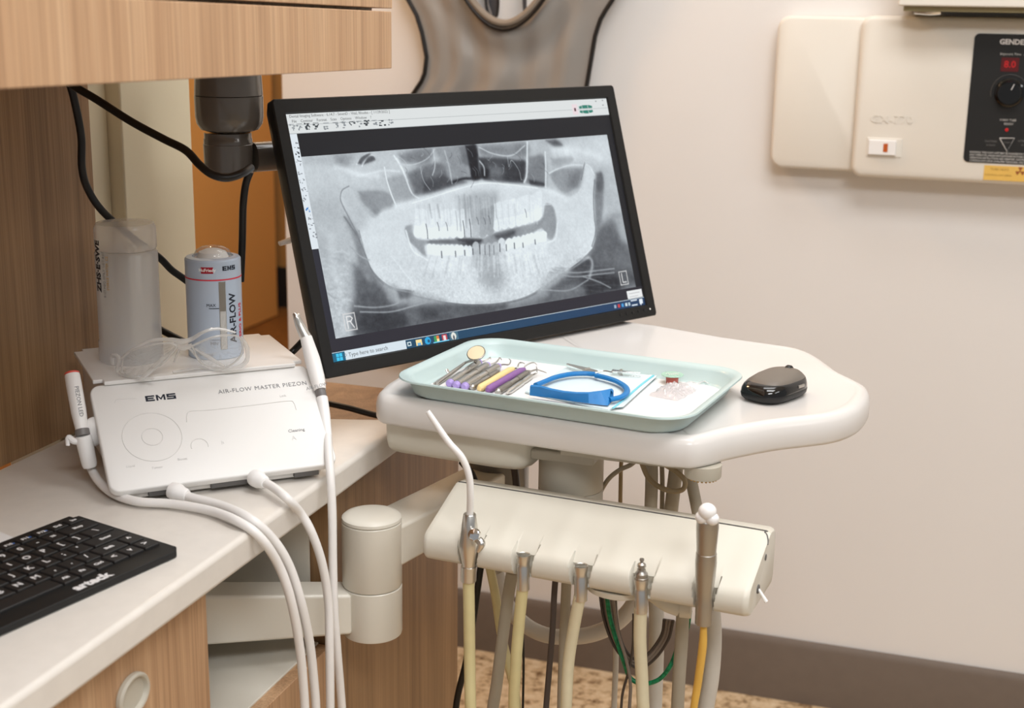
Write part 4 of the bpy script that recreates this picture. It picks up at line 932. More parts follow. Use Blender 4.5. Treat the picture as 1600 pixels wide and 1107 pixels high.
rect(0, lend, lx, NY, (34, 34, 44)); rect(0, fy1, NX, NY, (36, 34, 42))
img[int(fy0):int(fy1), int(fx0):int(fx1)] = film[int(fy0):int(fy1), int(fx0):int(fx1)]
rect(0, 0, NX, ty1, (210, 214, 214)); rect(0, ty1*.56, NX, ty1*.56+1, (170,175,176)); rect(0, ty1, lx, lend, (212, 220, 226)); rect(0, ty1-1.5, NX, ty1-.5, (150,155,158))
tk = (U([(517,553.7)])[0,1]+U([(1008,471.3)])[0,1])/2
for i in range(int(tk), NY): img[i, :, :] = np.array([(30, 74, 98)])*(1-(np.arange(NX)/NX)[:, None]*.0)+(np.arange(NX)/NX)[:, None]*np.array([[-6,-20,-8]])
rect(0, tk-1.5, NX, tk, (200, 214, 222)); rect(0, tk, 27, NY, (26, 96, 124))
sx1 = U([(633,545)])[0,0]; rect(27, tk, sx1, NY, (206, 218, 226))
# start mark, taskbar icons
cy = (tk+NY)/2
for dx in (0, 7):
    for dy in (0, 7): rect(8+dx, cy-6+dy, 14+dx, cy+dy, (60, 190, 230))
icx = [U([(x, y)])[0,0] for x, y in ((638,541),(653,539),(667,536.5),(681,534),(694,531.5),(708,529))]
rect(icx[0]-5, cy-4, icx[0]+4, cy+4, (200,215,220)); rect(icx[0]-3, cy-2, icx[0]+2, cy+2, (35,74,96))
rect(icx[1]-7, cy-5, icx[1]+7, cy+6, (238,214,150)); rect(icx[1]-4, cy+1, icx[1]+4, cy+6, (110,170,210))
m = np.hypot(xx-icx[2], yy-cy) < 7; img[m] = (40,160,215); m = np.hypot(xx-icx[2]-2, yy-cy-1) < 3; img[m] = (30,80,110)
rect(icx[3]-6, cy-6, icx[3], cy+6, (60,150,90)); rect(icx[3], cy-6, icx[3]+6, cy, (220,120,60)); rect(icx[3], cy, icx[3]+6, cy+6, (240,220,160)); rect(icx[3]-9, NY-3, icx[3]+10, NY-1, (110,200,230))
rect(icx[4]-6, cy-6, icx[4]+6, cy+6, (190,60,70)); rect(icx[4]-3, cy-4, icx[4]+3, cy+5, (230,215,215)); rect(icx[4]-9, NY-3, icx[4]+10, NY-1, (110,200,230))
rect(icx[5]-10, tk+1, icx[5]+11, NY, (72,110,128)); m = ((xx-icx[5])/6)**2+((yy-cy)/7)**2 < 1; img[m] = (222,222,214); m = ((xx-icx[5])/2)**2+((yy-cy-3)/5)**2 < 1; img[m] = (72,80,90)
pp = U([(980,459),(1006,454.7),(1008,471),(982,473.4)]); rect(pp[0,0], pp[0,1], NX-3, tk-2, (224,226,226)); rect(pp[0,0]+6, pp[0,1]+5, NX-10, pp[0,1]+7, (190,190,192)); rect(pp[0,0]+6, pp[0,1]+12, NX-16, pp[0,1]+14, (196,196,198))
for x, c in ((963,(150,170,190)),(969,(200,60,60)),(975,(70,150,210)),(981,(200,215,220)),(986,(170,190,200))):
    q = U([(x, 484)])[0,0]; rect(q-3, cy-3, q+3, cy+4, c)
q = U([(993,480)])[0,0]; rect(q-9, cy-7, q+10, cy-4, (200,210,220)); rect(q-8, cy+3, q+9, cy+6, (200,210,220)); q = U([(1004,478)])[0,0]; rect(q-5, cy-6, q+5, cy+4, (220,228,234)); rect(q-3,cy+4,q,cy+7,(220,228,234))
# tool icons on the bar
rs = np.random.RandomState(4)
for i, x in enumerate((458,470,482,496,512,526,538,552,562,574,586,597,611)):
    q = U([(x, 201.5-(x-458)*.045)])[0]; dk = (60,66,70) if i in (2,3,7,9,11) else (130,136,140)
    for k in range(9 if dk[0] == 60 else 6):
        a, c = rs.randint(-7, 5), rs.randint(-7, 5); rect(q[0]+a, q[1]+c, q[0]+a+rs.randint(2, 6), q[1]+c+rs.randint(2, 4), dk)
    rect(q[0]-6, q[1]-6, q[0]+6, q[1]-5, dk)
for i, (x, y) in enumerate(((464,229),(465,242),(468,256),(470,270),(472,283),(475,297),(477,311),(481,328),(484,341),(486,354),(489,368))):
    q = U([(x, y)])[0]; c_ = (50,120,190) if i == 7 else ((60,66,72) if i < 2 else (140,146,152))
    for k in range(6): a, c = rs.randint(-6, 5), rs.randint(-6, 5); rect(max(0,q[0]+a), q[1]+c, q[0]+a+rs.randint(2,5), q[1]+c+rs.randint(1,4), c_)
# small green tooth chart and boxes at top right
q = U([(912,175)])[0]; 
for dx in np.linspace(-17, 17, 9):
    e = 1-(abs(dx)/20)**2; rect(q[0]+dx-2, q[1]-9+(1-e)*3, q[0]+dx+2, q[1]-2, (40,120,104)); rect(q[0]+dx-2, q[1]+2, q[0]+dx+2, q[1]+9-(1-e)*3, (40,120,104))
q = U([(895,175.5)])[0]; rect(q[0]-7, q[1]-11, q[0]+8, q[1]+11, (222,206,210)); rect(q[0]-2, q[1]-3, q[0]+3, q[1]+4, (80,40,50))
for x, y in ((927,163),(937,162),(938,169)):
    q = U([(x, y)])[0]; rect(q[0]-2, q[1]-1, q[0]+2, q[1]+1, (110,116,118))
# R and L boxes
def boxmark(cx, cy_, w_, h_, c=205):
    for a in ((-w_,-h_,w_,-h_),(w_,-h_,w_,h_),(w_,h_,-w_,h_),(-w_,h_,-w_,-h_)):
        for ch in range(3): stroke(img[:, :, ch], [(cx+a[0], cy_+a[1]), (cx+a[2], cy_+a[3])], 1.1, c, 1, False)
rq = U([(544.5,506)])[0]; lq = U([(975,437.5)])[0]; boxmark(rq[0], rq[1], 12, 15); boxmark(lq[0], lq[1], 11, 14)
for ch in range(3):
    c_ = 225; I = img[:, :, ch]; x, y = rq
    stroke(I, [(x-6,y+11),(x-6,y-10),(x+2,y-10),(x+6,y-6),(x+2,y-1),(x-5,y-1)], 1.2, c_, 1, False); stroke(I, [(x,y-1),(x+7,y+11)], 1.2, c_, 1, False)
    x, y = lq; stroke(I, [(x-4,y-10),(x-4,y+9),(x+6,y+9)], 1.2, c_, 1, False)
# grid of the display
lin = np.where(img/255 <= .04045, img/255/12.92, ((img/255+.055)/1.055)**2.4)
me = bpy.data.meshes.new('screen')
gx, gy = np.meshgrid(np.linspace(-SW/2, SW/2, NX+1), np.linspace(SH/2, -SH/2, NY+1))
co = np.stack([gx, gy, np.full_like(gx, .0012)], -1).reshape(-1, 3)
idx = np.arange((NX+1)*(NY+1)).reshape(NY+1, NX+1)
qd = np.stack([idx[:-1,:-1], idx[1:,:-1], idx[1:,1:], idx[:-1,1:]], -1).reshape(-1, 4)
me.vertices.add(len(co)); me.vertices.foreach_set('co', co.ravel()); me.loops.add(len(qd)*4); me.loops.foreach_set('vertex_index', qd.ravel().astype(np.int32))
me.polygons.add(len(qd)); me.polygons.foreach_set('loop_start', np.arange(0, len(qd)*4, 4, dtype=np.int32)); me.update(calc_edges=True)
at = me.color_attributes.new('display', 'FLOAT_COLOR', 'CORNER')
cc = np.repeat(np.c_[lin.reshape(-1, 3), np.ones(NX*NY)], 4, axis=0).astype(np.float32); at.data.foreach_set('color', cc.ravel())
m = base('lcd_display', (.01,.01,.012,1), .35, spec=.3); nt = m.node_tree; p = nt.nodes['Principled BSDF']
an = nt.nodes.new('ShaderNodeAttribute'); an.attribute_name = 'display'; nt.links.new(an.outputs['Color'], p.inputs['Emission Color']); p.inputs['Emission Strength'].default_value = .93
me.materials.append(m); scr = bpy.data.objects.new('screen', me); COL.objects.link(scr); scr.parent = mo; WM[scr.name] = MM; tag(scr, 'lit screen with panoramic x-ray of teeth')
def sxy(px, py): q = U([(px, py)])[0]; return (q[0]/NX-.5)*SW, (.5-q[1]/NY)*SH
def scrtext(s, px, py, size, mat, sx=1.):
    x, y = sxy(px, py); b = textbm(s, size, .00005, 0, sx, 'LEFT'); b.transform(Matrix.Translation((x, y, .0014))); obj('screen_text', b, mat, scr, smooth=0)
M['uitext'] = base('ui_text', srgb(96,100,104), .8)
scrtext('Dental Imaging Software - 6.14.7 - SevenD - Vital, Rhodes - [ 11/29/2022 ]', 454, 185, .0047, 'uitext')
scrtext('File    Contour    Format    Scan    Options    Window    ?', 458, 192.5, .0047, 'uitext')
scrtext('Type here to search', 541, 559.5, .0068, 'uitext')
b = BM(); x, y = sxy(536, 560.5); tube(b, [(x+.0016*math.cos(a), y+.0006+.0016*math.sin(a), .0015) for a in np.linspace(0, 2*PI, 13)], .0002, 5, sm=0); tube(b, [(x-.001,y-.0006,.0015),(x-.0026,y-.0024,.0015)], .0002, 5, sm=0); obj('search_mark', b, 'uitext', scr)
# mount
mt_ = thing('monitor_mount', 'glossy dark grey swivel mount hanging under the wall cabinet', 'monitor mount', (-.827, 1.45, 1.10))
MX, MY = -.827, 1.45
k_ = 1.112; mz_ = lambda z: 1.30-(1.30-z)*k_
b = BM(); lathe(b, [(0,mz_(1.196)),(.0384,mz_(1.196)),(.0388,mz_(1.1965)),(.0368,1.2245),(0,1.2245)], 48, (MX,MY,0)); obj('upper_collar', b, 'mountg', mt_, False)
b = BM(); lathe(b, [(r*k_*.955,mz_(z)) for r, z in [(0,1.158),(.022,1.1582),(.031,1.161),(.0352,1.167),(.0365,1.174),(.0368,1.1952),(.0362,1.1956),(0,1.1956)]], 48, (MX,MY,0)); obj('lower_collar', b, 'mountg', mt_, False)
b = BM(); lathe(b, [(r*k_*.955,mz_(z)) for r, z in [(0,1.116),(.023,1.116),(.0262,1.1185),(.0268,1.1455),(.0262,1.1462),(.0262,1.151),(.0255,1.152),(.0255,1.1575),(0,1.1575)]], 48, (MX-.003,MY,0)); obj('swivel', b, 'mountg', mt_, False)
pe = MM @ Vector((-.10, .04, -.066)); za_ = mz_(1.131)
b = BM(); tube(b, [Vector((MX+.018,MY+.020,za_)), Vector((-.785,1.500,za_)), Vector((-.735,1.56,za_-.004)), pe], .0175, 20, sm=8, flat=1.0); obj('arm', b, 'mountg', mt_, False)
b = BM(); box(b, -.90, -.755, 1.3965, 1.50, 1.2246, 1.262); obj('mount_plate', b, 'mountg', mt_, False, bevel=.002)
b = BM(); lathe(b, [(0,-.004),(.035,-.004),(.035,.0138),(0,.0138)], 32, mtx=MM @ Matrix.Translation((-.10,.04,-.066))); obj('end_plate', b, 'mountg', mt_, False)
# clear tab
b = BM(); A = Y((437,381), 1.44); Bq = Y((466,372), 1.46); tube(b, [A, A.lerp(Bq,.5), Bq], [.0040,.0050,.0050], 14, flat=.7); tube(b, [A+Vector((.003,0,0)), Bq], .0028, 10, sm=3, flat=.7)
tag(obj('clear_hook', b, 'clearedge'), 'small clear plastic tab sticking out behind the monitor edge', 'hook')

# cables on the left
loose('cable', 'black cable dropping down the wood panel behind the bottle', 'cable', [(92,112,1.27),(108,130,1.28),(118,165,1.285),(127,215,1.29),(128,262,1.29),(137,295,1.30),(160,330,1.31),(205,370,1.345),(248,402,1.375),(268,422,1.39),(290,438,1.40),(330,470,1.42)], .0042, 'cable')
loose('cable', 'black cable sagging from the cabinet to the monitor mount', 'cable', [(96,112,1.262),(112,132,1.262),(150,155,1.262),(205,190,1.262),(255,217,1.262),(290,235,1.258),(312,258,1.25),(332,273,1.25),(355,278,1.256),(378,271,1.27),(392,262,1.29)], .0042, 'cable')
loose('cable', 'short black cable hanging from the mount behind the blue-grey can', 'cable', [(391,268,1.40),(384,288,1.40),(380,320,1.40),(379,360,1.41),(378,395,1.41),(376,440,1.41)], .0042, 'cable')
loose('cable', 'black cable between bottle and can low down', 'cable', [(240,508,1.43),(252,516,1.43),(285,533,1.43),(315,545,1.43)], .0042, 'cable')
loose('cable', 'black cable behind the silver-tipped handpiece', 'cable', [(478,528,1.45),(462,545,1.45),(447,560,1.44),(425,590,1.43)], .0042, 'cable')
loose('cable', 'black cable running level from the device to behind the table', 'cable', [(470,618,1.52),(505,629,1.52),(545,638,1.52),(582,648,1.52),(640,660,1.52)], .0038, 'cable')

# ------------------------------------------------------------------ the white device
TLp = Vector((-.857,1.200,.9)); TRp = Vector((-.690,1.359,.9))
dx_ = (TRp-TLp).normalized(); dn_ = Vector((dx_.y, -dx_.x, 0))
DW = .2295
dv = thing('ultrasonic_unit', 'white tabletop dental cleaning unit with a sloping control face', 'dental unit', mat=frame(TLp+Vector((0,0,-.0995)), dx_, -dn_))   # x right, y back, z up
# local: front face from (y=0,z=.0995) at the top to (y=-.102,z=.0155) at the bottom
FT, FB = (.0, .0995), (-.1035, .0165)
b = BM(); 
body = [(.008,.006),(.005,.094),(.146,.0985),(.150,.094),(.150,.006),(.14,.002),(-.03,.002),(-.060,.012),(-.060,.030)]
prism(b, [(.146,.099),(.004,.0995),(-.006,.088),(-.092,.0195),(-.094,.006),(-.090,.003),(.144,.003),(.150,.010),(.150,.094)], .012, DW-.012, axis='x'); obj('body', b, 'device', dv, bevel=.004, seg=3)
sl = Vector((0, FB[0]-FT[0], FB[1]-FT[1])); SLN = sl.length
MF = frame((0, FT[0], FT[1]), (1,0,0), -sl)          # face plane: x right, y up the slope (from the top edge, negative going down), z out
b = BM()
outl = rrect(-.003, DW+.003, -SLN-.0, .0, .011, 7)
loft(b, [[(x, y, z) for x, y in inset([p for p in outl], d)] for d, z in ((.0,-.008),(.0,-.0015),(.0006,-.0004),(.002,0))]); b.transform(MF); obj('front_panel', b, 'device', dv, smooth=50)
fp = dv.children[-1]
b = BM(); box(b, .002, DW-.002, -.004, .147, .0990, .1035); bmesh.ops.bevel(b, geom=[e for e in b.edges if abs(e.verts[0].co.z-e.verts[1].co.z) > .001], offset=.010, segments=4, affect='EDGES'); obj('top_plate', b, 'device', dv, bevel=.0012)
for xa_, xb_ in ((.035,.070),(.098,.150),(.186,.213)):
    b = BM(); box(b, xa_, xb_, -.0975, -.090, .0045, .0125); tag(obj('socket_strip', b, 'devback', dv, bevel=.001), 'dark grey socket strip')
b = BM()
for x in (.03, .19): 
    for y in (-.04, .13): lathe(b, [(0,0),(.007,0),(.007,.0035),(0,.0035)], 16, (x,y,0))
obj('feet', b, 'devback', dv)
def facexy(px, py):                          # pixel → face coordinates
    m_ = WM[dv.name] @ MF; n = m_.to_3x3() @ Vector((0,0,1)); d = ray((px, py)); t = (m_.translation-C0).dot(n)/d.dot(n); q = m_.inverted() @ (C0+d*t); return q.x, q.y
def ftext(s, px, py, size, mat, off=0., sx=1., rot=0., space=1.):
    x, y = facexy(px, py); b = textbm(s, size, .00012, off, sx, space=space); b.transform(MF @ Matrix.Translation((x, y, .0002)) @ Matrix.Rotation(rot, 4, 'Z')); obj('print', b, mat, fp, smooth=0)
x_, y_ = facexy(251, 621.5); b = emsbm(.0315, .0072); b.transform(MF @ Matrix.Translation((x_, y_, .0002))); obj('logo', b, 'navy', fp, smooth=0)
ftext('AIR-FLOW MASTER PIEZON', 411, 606, .0072, 'print', 0, 1.0, 0, 1.12)
ftext('Liquid', 204, 729, .0036, 'printf'); ftext('Power', 246, 731, .0042, 'printf'); ftext('Boost', 285, 718, .0042, 'printf'); ftext('Cleaning', 463, 673, .0052, 'print'); ftext('Lock', 442, 619, .0036, 'printf'); ftext('A', 459, 685, .0075, 'printf'); ftext('h', 348, 692, .006, 'printf')
def fline(pts, r, mat='groove', name='groove'):
    b = BM(); P_ = [Vector((*facexy(*p), .0001)) for p in pts]; tube(b, P_, r, 6, sm=5); b.transform(MF); obj(name, b, mat, fp)
cx_, cy_ = facexy(238, 683)
for R_, nm in ((.0300,'touch_ring'),(.0105,'touch_ring')):
    b = BM(); tube(b, [(cx_+R_*math.cos(a), cy_+R_*math.sin(a), .0001) for a in np.linspace(0, 2*PI, 49)], .00045, 6, sm=0, cap=False); b.transform(MF); obj(nm, b, 'groove', fp)
x_, y_ = facexy(312, 697); b = BM(); tube(b, [(x_+.0088*math.cos(a), y_+.0088*math.sin(a), .0001) for a in np.linspace(-.3, PI+.3, 25)], .00045, 6, sm=0); b.transform(MF); obj('touch_ring', b, 'groove', fp)
fline([(292,660),(292,650),(298,643),(330,641),(400,633),(450,627),(459,630),(463,641)], .0005)
fline([(179,630),(182,625),(195,624),(214,623)], .0003)
# hoses from the front sockets
DGR = 'white handpiece cords of the cleaning unit'
WZ = []
def whose(label, sock, pts, name='hose'):
    t = thing(name, label, 'cord', pts[0], group=DGR)
    b = BM(); tube(b, pts, .0046, 14, sm=9); obj('cord', b, 'whitehose', t, False)
    if sock:
        b = BM(); lathe(b, [(0,-.004),(.0085,-.004),(.0092,0),(.0088,.006),(.0075,.008),(.0070,.013),(.0055,.016),(0,.016)], 24, mtx=along(pts[0], pts[1])); obj('plug', b, 'white', t, False)
    return t
def PZ(px, py, z): return Z((px, py), z)
whose('white cord curling out of the unit socket on the left, over the counter edge', True,
      [PZ(273,768,.811), PZ(300,778,.808), PZ(345,790,.807), PZ(392,812,.808), X((428,845),-.618), X((452,885),-.608), X((470,940),-.600), X((483,1000),-.598), X((490,1060),-.598), X((494,1120),-.598), X((496,1250),-.60)])
whose('white cord from the unit socket on the right, over the counter edge', True,
      [PZ(400,748,.814), PZ(424,760,.812), PZ(448,779,.809), X((470,803),-.622), X((487,833),-.612), X((503,880),-.604), X((513,940),-.600), X((515,1010),-.598), X((516,1110),-.598), X((517,1250),-.60)])
# left handpiece
hl = thing('scaler_handpiece', 'white handpiece with red ring standing at the left of the unit', 'dental handpiece', PZ(140,722,.815))
HY = lambda px, py: X((px, py), -.853)
def depth_line(a, za, c, zc, q): pass
Pa = Z((112,582), .915); Pb = Z((128,672), .862); Pc2 = Z((139,722), .829)
La = (Pb-Pa).length; m_ = along(Pa, Pb)
b = BM(); lathe(b, [(0,.001),(.0072,.001),(.0078,.004),(.0080,La*.2),(.0078,La*.7),(.0066,La*.96),(.0066,La),(0,La)], 28, mtx=m_); obj('body', b, 'white', hl, False)
b = BM(); lathe(b, [(0,0),(.0066,0),(.0076,.0008),(.0076,.0024),(0,.0024)], 28, mtx=m_); obj('red_ring', b, 'redring', hl, False)
b = BM(); lathe(b, [(0,La),(.0074,La),(.0074,La+.007),(0,La+.007)], 28, mtx=m_); obj('grey_ring', b, 'ringgrey', hl, False)
m2 = along(Pb+(Pb-Pa).normalized()*.006, Pc2); L2 = (Pc2-Pb).length
b = BM(); lathe(b, [(0,0),(.0080,0),(.0084,.005),(.0082,L2*.5),(.0078,L2*.9),(.0068,L2),(0,L2)], 28, mtx=m2); obj('sleeve', b, 'white', hl, False)
b = textbm('PIEZON LED', .0060, .0001, 0, 1.0); side = (C0-Pa).normalized(); zd = (Pb-Pa).normalized(); sd = zd.cross(side).normalized(); out = sd.cross(zd).normalized()
if out.dot(side) < 0: out = -out
mid = Pa.lerp(Pb, .55)
b.transform(frame(mid+out*.0079+sd*(-.002 if sd.x < 0 else .002), zd, sd if zd.cross(sd).dot(out) > 0 else -sd)); obj('print', b, 'print', hl.children[0], False, smooth=0)
b = BM(); tube(b, [Pc2+(Pb-Pc2)*.1, PZ(143,733,.819), PZ(155,753,.812), PZ(178,772,.808), PZ(215,784,.807), PZ(270,788,.8065), PZ(330,799,.8065), PZ(375,817,.807), X((408,842),-.620), X((436,885),-.610), X((455,940),-.602), X((468,1010),-.600), X((474,1070),-.600), X((477,1130),-.600), X((478,1250),-.60)], .0046, 14, sm=9); obj('cord', b, 'whitehose', hl, False)
ho = thing('handpiece_rest', 'white rounded cradle on the left flank of the unit', 'handpiece rest', PZ(146,680,.85))
b = BM(); q = PZ(146,675,.857); bmesh.ops.create_uvsphere(b, u_segments=24, v_segments=16, radius=.0125, matrix=Matrix.Translation(q) @ Matrix.Diagonal((.8,.8,1.25,1))); tube(b, [q, q+dx_*.014], .007, 14, sm=3); obj('knob', b, 'white', ho, False)
b = BM(); tube(b, [q+Vector((-.004,-.008,.0)), PZ(118,690,.852), PZ(107,684,.856), PZ(106,697,.848)], [.003,.0035,.003,.002], 10); obj('hook', b, 'white', ho, False)
# right handpiece
hr_ = thing('powder_handpiece', 'white handpiece with curved silver nozzle standing right of the unit', 'dental handpiece', Z((505,680),.84))
q0 = X((459,491), -.70); q1 = X((478,527), -.690); q2 = X((500,610), -.664); q3 = X((503,622), -.660); q4 = X((513,690), -.637)
Rz = lambda a, c: (c-a).length
b = BM(); tube(b, [X((459,490),-.703), X((463,496),-.70), X((468,508),-.697), X((478,528),-.690)], [.0018,.0036,.0050,.0066], 18); tube(b, [X((463,495),-.70), X((467,491),-.699)], [.0022,.0012], 10, sm=3); obj('nozzle', b, 'steel', hr_, False)
b = BM(); tube(b, [q1, X((488,562),-.680), X((496,592),-.670), q2], [.0066,.0086,.0082,.0066], 22); obj('body', b, 'white', hr_, False)
b = BM(); tube(b, [q2, q3], .0058, 20, sm=2); obj('grey_ring', b, 'ringgrey', hr_, False)
b = BM(); tube(b, [q3, X((507,648),-.652), X((512,684),-.640)], [.0064,.0062,.0048], 20); obj('sleeve', b, 'white', hr_, False)
b = textbm('AIR-FLOW', .0050, .0001); mid = X((495,604),-.6615); side = (C0-mid).normalized(); zd = (q2-q1).normalized(); sx_ = zd.cross(side).normalized(); sx_ = sx_ if sx_.x > 0 else -sx_
b.transform(frame(mid, sx_, -zd)); obj('print', b, 'print', hr_.children[1], False, smooth=0)
b = BM(); tube(b, [X((512,682),-.640), X((513,700),-.632), X((516,740),-.618), X((519,800),-.611), X((520,880),-.607), X((522,950),-.604), X((527,1020),-.602), X((532,1080),-.602), X((536,1140),-.602), X((540,1260),-.602)], .0046, 14, sm=9); obj('cord', b, 'whitehose', hr_, False)

# ------------------------------------------------------------------ on top of the unit
DT = .904
bp = Z((206,561), DT)
bt = thing('water_bottle', 'tall upside-down frosted clear bottle of water on the white unit', 'bottle', bp)
def ring_prof(pr, c, n=48): return lathe(BM(), pr, n, tuple(c))
b = ring_prof([(0,0),(.0330,0),(.0345,.001),(.0345,.022),(.0335,.024),(.0335,.120),(.0315,.123),(0,.124)], bp); obj('body', b, 'frost', bt, False)
b = ring_prof([(0,.0012),(.0315,.0012),(.0322,.118),(0,.118)], bp); obj('water', b, 'water', bt, False)
b = ring_prof([(0,.1245),(.0325,.1245),(.0330,.126),(.0330,.147),(.0305,.152),(0,.1535)], bp); obj('cap', b, 'frostcap', bt, False)
def wraptext(bm_t, c, r, z, ang, vert=False):
    """bends flat lettering (x along, y up) around an upright cylinder"""
    for v in bm_t.verts:
        x, y, zz_ = v.co
        if vert: x, y = -y, x
        a = ang + x/r
        v.co = (c[0]+(r+zz_)*math.sin(a), c[1]-(r+zz_)*math.cos(a), c[2]+z+y)
    return bm_t
va = math.atan2(-bp.x, bp.y)       # the bearing the bottle shows towards the room: angle 0 faces -y
face = math.atan2((C0-bp).x, -(C0-bp).y)
b = textbm('ZHS·E·SWE', .0115, .0001, .0004, 1.0); wraptext(b, bp, .0342, .1085, face-1.05, True); obj('print', b, 'navy', bt, False, smooth=0)
b = textbm('0123 H2O ONLY  LOT 4 07', .0042, .0001, 0, 1.0); wraptext(b, bp, .0342, .100, face-.78, True); obj('print', b, 'print', bt, False, smooth=0)
b = textbm('STERILE WATER  CE', .0042, .0001, 0, 1.0); wraptext(b, bp, .0342, .102, face-.64, True); obj('print', b, M['labelprint2'], bt, False, smooth=0)
cpn = Z((338,553), DT)
cn = thing('powder_canister', 'blue-grey powder canister with clear domed lid on the white unit', 'canister', cpn)
face = math.atan2((C0-cpn).x, -(C0-cpn).y); cr_ = .0305
b = ring_prof([(0,0),(cr_-.001,0),(cr_,.001),(cr_,.0895),(cr_-.0004,.090),(0,.090)], cpn, 64); obj('body', b, 'can', cn, False)
b = ring_prof([(0,.0815),(cr_-.0004,.0815),(cr_,.0915),(cr_,.1095),(cr_-.0015,.1115),(.0225,.1125),(.0215,.1105),(0,.1105)], cpn, 64); obj('lid', b, 'can', cn, False)
b = ring_prof([(cr_-.001,.0893),(cr_+.0003,.0893),(cr_+.0003,.0907),(cr_-.001,.0907),(cr_-.001,.0893)], cpn, 64); obj('red_band', b, 'red', cn, False)
b = ring_prof([(.0208,.1108),(.0205,.114),(.018,.1185),(.012,.1222),(.005,.1236),(0,.1238)], cpn, 40); obj('dome', b, 'glassdome', cn, False)
b = ring_prof([(0,.1106),(.0175,.1106),(.0150,.1165),(.008,.1195),(0,.1200)], cpn, 32); obj('inner_cone', b, 'powder', cn, False)
def canpt(ang, z, off=0): return Vector((cpn.x+(cr_+off)*math.sin(face+ang), cpn.y-(cr_+off)*math.cos(face+ang), cpn.z+z))
def strip(a0, a1, z0_, z1_, mat, name, off=.0003):
    b = BM(); n = 6; g0 = [b.verts.new(canpt(a0+(a1-a0)*k/n, z0_, off)) for k in range(n+1)]; g1 = [b.verts.new(canpt(a0+(a1-a0)*k/n, z1_, off)) for k in range(n+1)]
    for k in range(n): b.faces.new((g0[k], g0[k+1], g1[k+1], g1[k]))
    bmesh.ops.solidify(b, geom=b.faces[:], thickness=.0003); return obj(name, b, mat, cn, False)
strip(.17, .42, .012, .088, 'steel', 'sight_glass'); strip(.19, .40, .012, .055, 'powder', 'powder_level', .0006)
def cantext(s, size, z, ang, mat, vert=False, off=0., sx=1., **k):
    b = textbm(s, size, .00012, off, sx, **k); wraptext(b, cpn, cr_+.0002, z, face+ang, vert); return obj('print', b, mat, cn, False, smooth=0)
strip(-.44, .0, .0975, .1045, 'red', 'red_badge')
cantext('HuFriedy', .0050, .101, -.22, 'white', off=.0001)
b = emsbm(.0165, .0050); bmesh.ops.subdivide_edges(b, edges=b.edges[:], cuts=2); wraptext(b, cpn, cr_+.0002, .1025, face+.60); obj('logo', b, 'navy', cn, False, smooth=0)
cantext('AIR-FLOW', .0120, .046, .70, 'navy', True, off=.0003)
cantext('PERIO & PLUS', .0070, .040, 1.10, 'red', True, off=.0001)
cantext('MAX', .0048, .062, -.12, 'navy'); cantext('MIN', .0048, .019, -.05, 'print'); cantext('WATERKANNE', .0036, .006, -.5, 'print')
strip(-.20, .16, .0582, .0590, 'navy', 'mark_line'); strip(-.14, .16, .0228, .0234, 'print', 'mark_line')

# safety glasses
sg = thing('safety_glasses', 'clear safety glasses lying in front of the bottle and canister', 'safety glasses', Z((280,580), DT))
gp = lambda px, py, z: Z((px, py), DT+z)
def lens(pts, name):
    """pts: outline pixels with heights; a thin curved shell"""
    b = BM(); P_ = spline([gp(*p) for p in pts]+[gp(*pts[0])], 5)[:-1]; c = sum(P_, Vector())/len(P_)+Vector((.002,-.006,.001))
    vc = b.verts.new(c); rg = []
    for f_ in (.5, .85, 1.):
        rg.append([b.verts.new(c.lerp(p, f_)+Vector((.0,-.004,.001))*(1-f_**2)) for p in P_])
    n = len(P_)
    for k in range(n): b.faces.new((vc, rg[0][k], rg[0][(k+1) % n]))
    for r0, r1 in zip(rg, rg[1:]):
        for k in range(n): b.faces.new((r0[k], r1[k], r1[(k+1) % n], r0[(k+1) % n]))
    bmesh.ops.solidify(b, geom=b.faces[:], thickness=.0012); obj(name, b, 'clear', sg, False)
    b = BM(); tube(b, P_+[P_[0]], .0011, 8, sm=0, cap=False); obj('lens_rim', b, 'clearedge', sg, False)
lens([(192,556,.024),(215,545,.036),(250,537,.044),(275,540,.042),(262,560,.024),(240,578,.008),(212,590,.002),(192,582,.004)], 'lens')
lens([(300,541,.040),(330,528,.050),(360,524,.050),(376,530,.044),(378,552,.024),(362,570,.008),(335,578,.003),(312,565,.014)], 'lens')
def gtube(name, pts, r, flat=1.): b = BM(); tube(b, [gp(*p) for p in pts], r, 8, flat=flat); obj(name, b, 'clearedge', sg, False)
gtube('brow_bar', [(190,560,.022),(205,548,.032),(235,533,.044),(265,531,.046),(284,534,.044),(300,530,.046),(318,519,.055),(340,514,.057),(368,520,.052)], [.0014,.0016,.0016,.0022,.0030,.0022,.0016,.0016,.0012])
gtube('nose_bridge', [(272,537,.040),(286,543,.036),(300,540,.038)], [.0022,.0036,.0022])
gtube('nose_pad', [(281,545,.032),(276,556,.020),(272,566,.012)], [.0012,.0014,.0010]); gtube('nose_pad', [(296,545,.032),(306,556,.020),(314,566,.010)], [.0012,.0014,.0010])
gtube('temple', [(176,570,.010),(176,556,.020),(186,560,.020),(184,582,.003),(205,589,.0025),(240,592,.0025)], [.0020,.0026,.0022,.0020,.0018,.0014])
gtube('temple', [(378,528,.044),(386,545,.030),(384,566,.010),(360,577,.003),(320,575,.003),(270,582,.0025)], [.0018,.0026,.0024,.0020,.0018,.0014])
gtube('cross_strut', [(222,592,.003),(245,570,.012),(272,545,.030)], [.0030,.0042,.0016], .5); gtube('cross_strut', [(350,573,.004),(325,558,.014),(303,545,.030)], [.0028,.0040,.0016], .5)

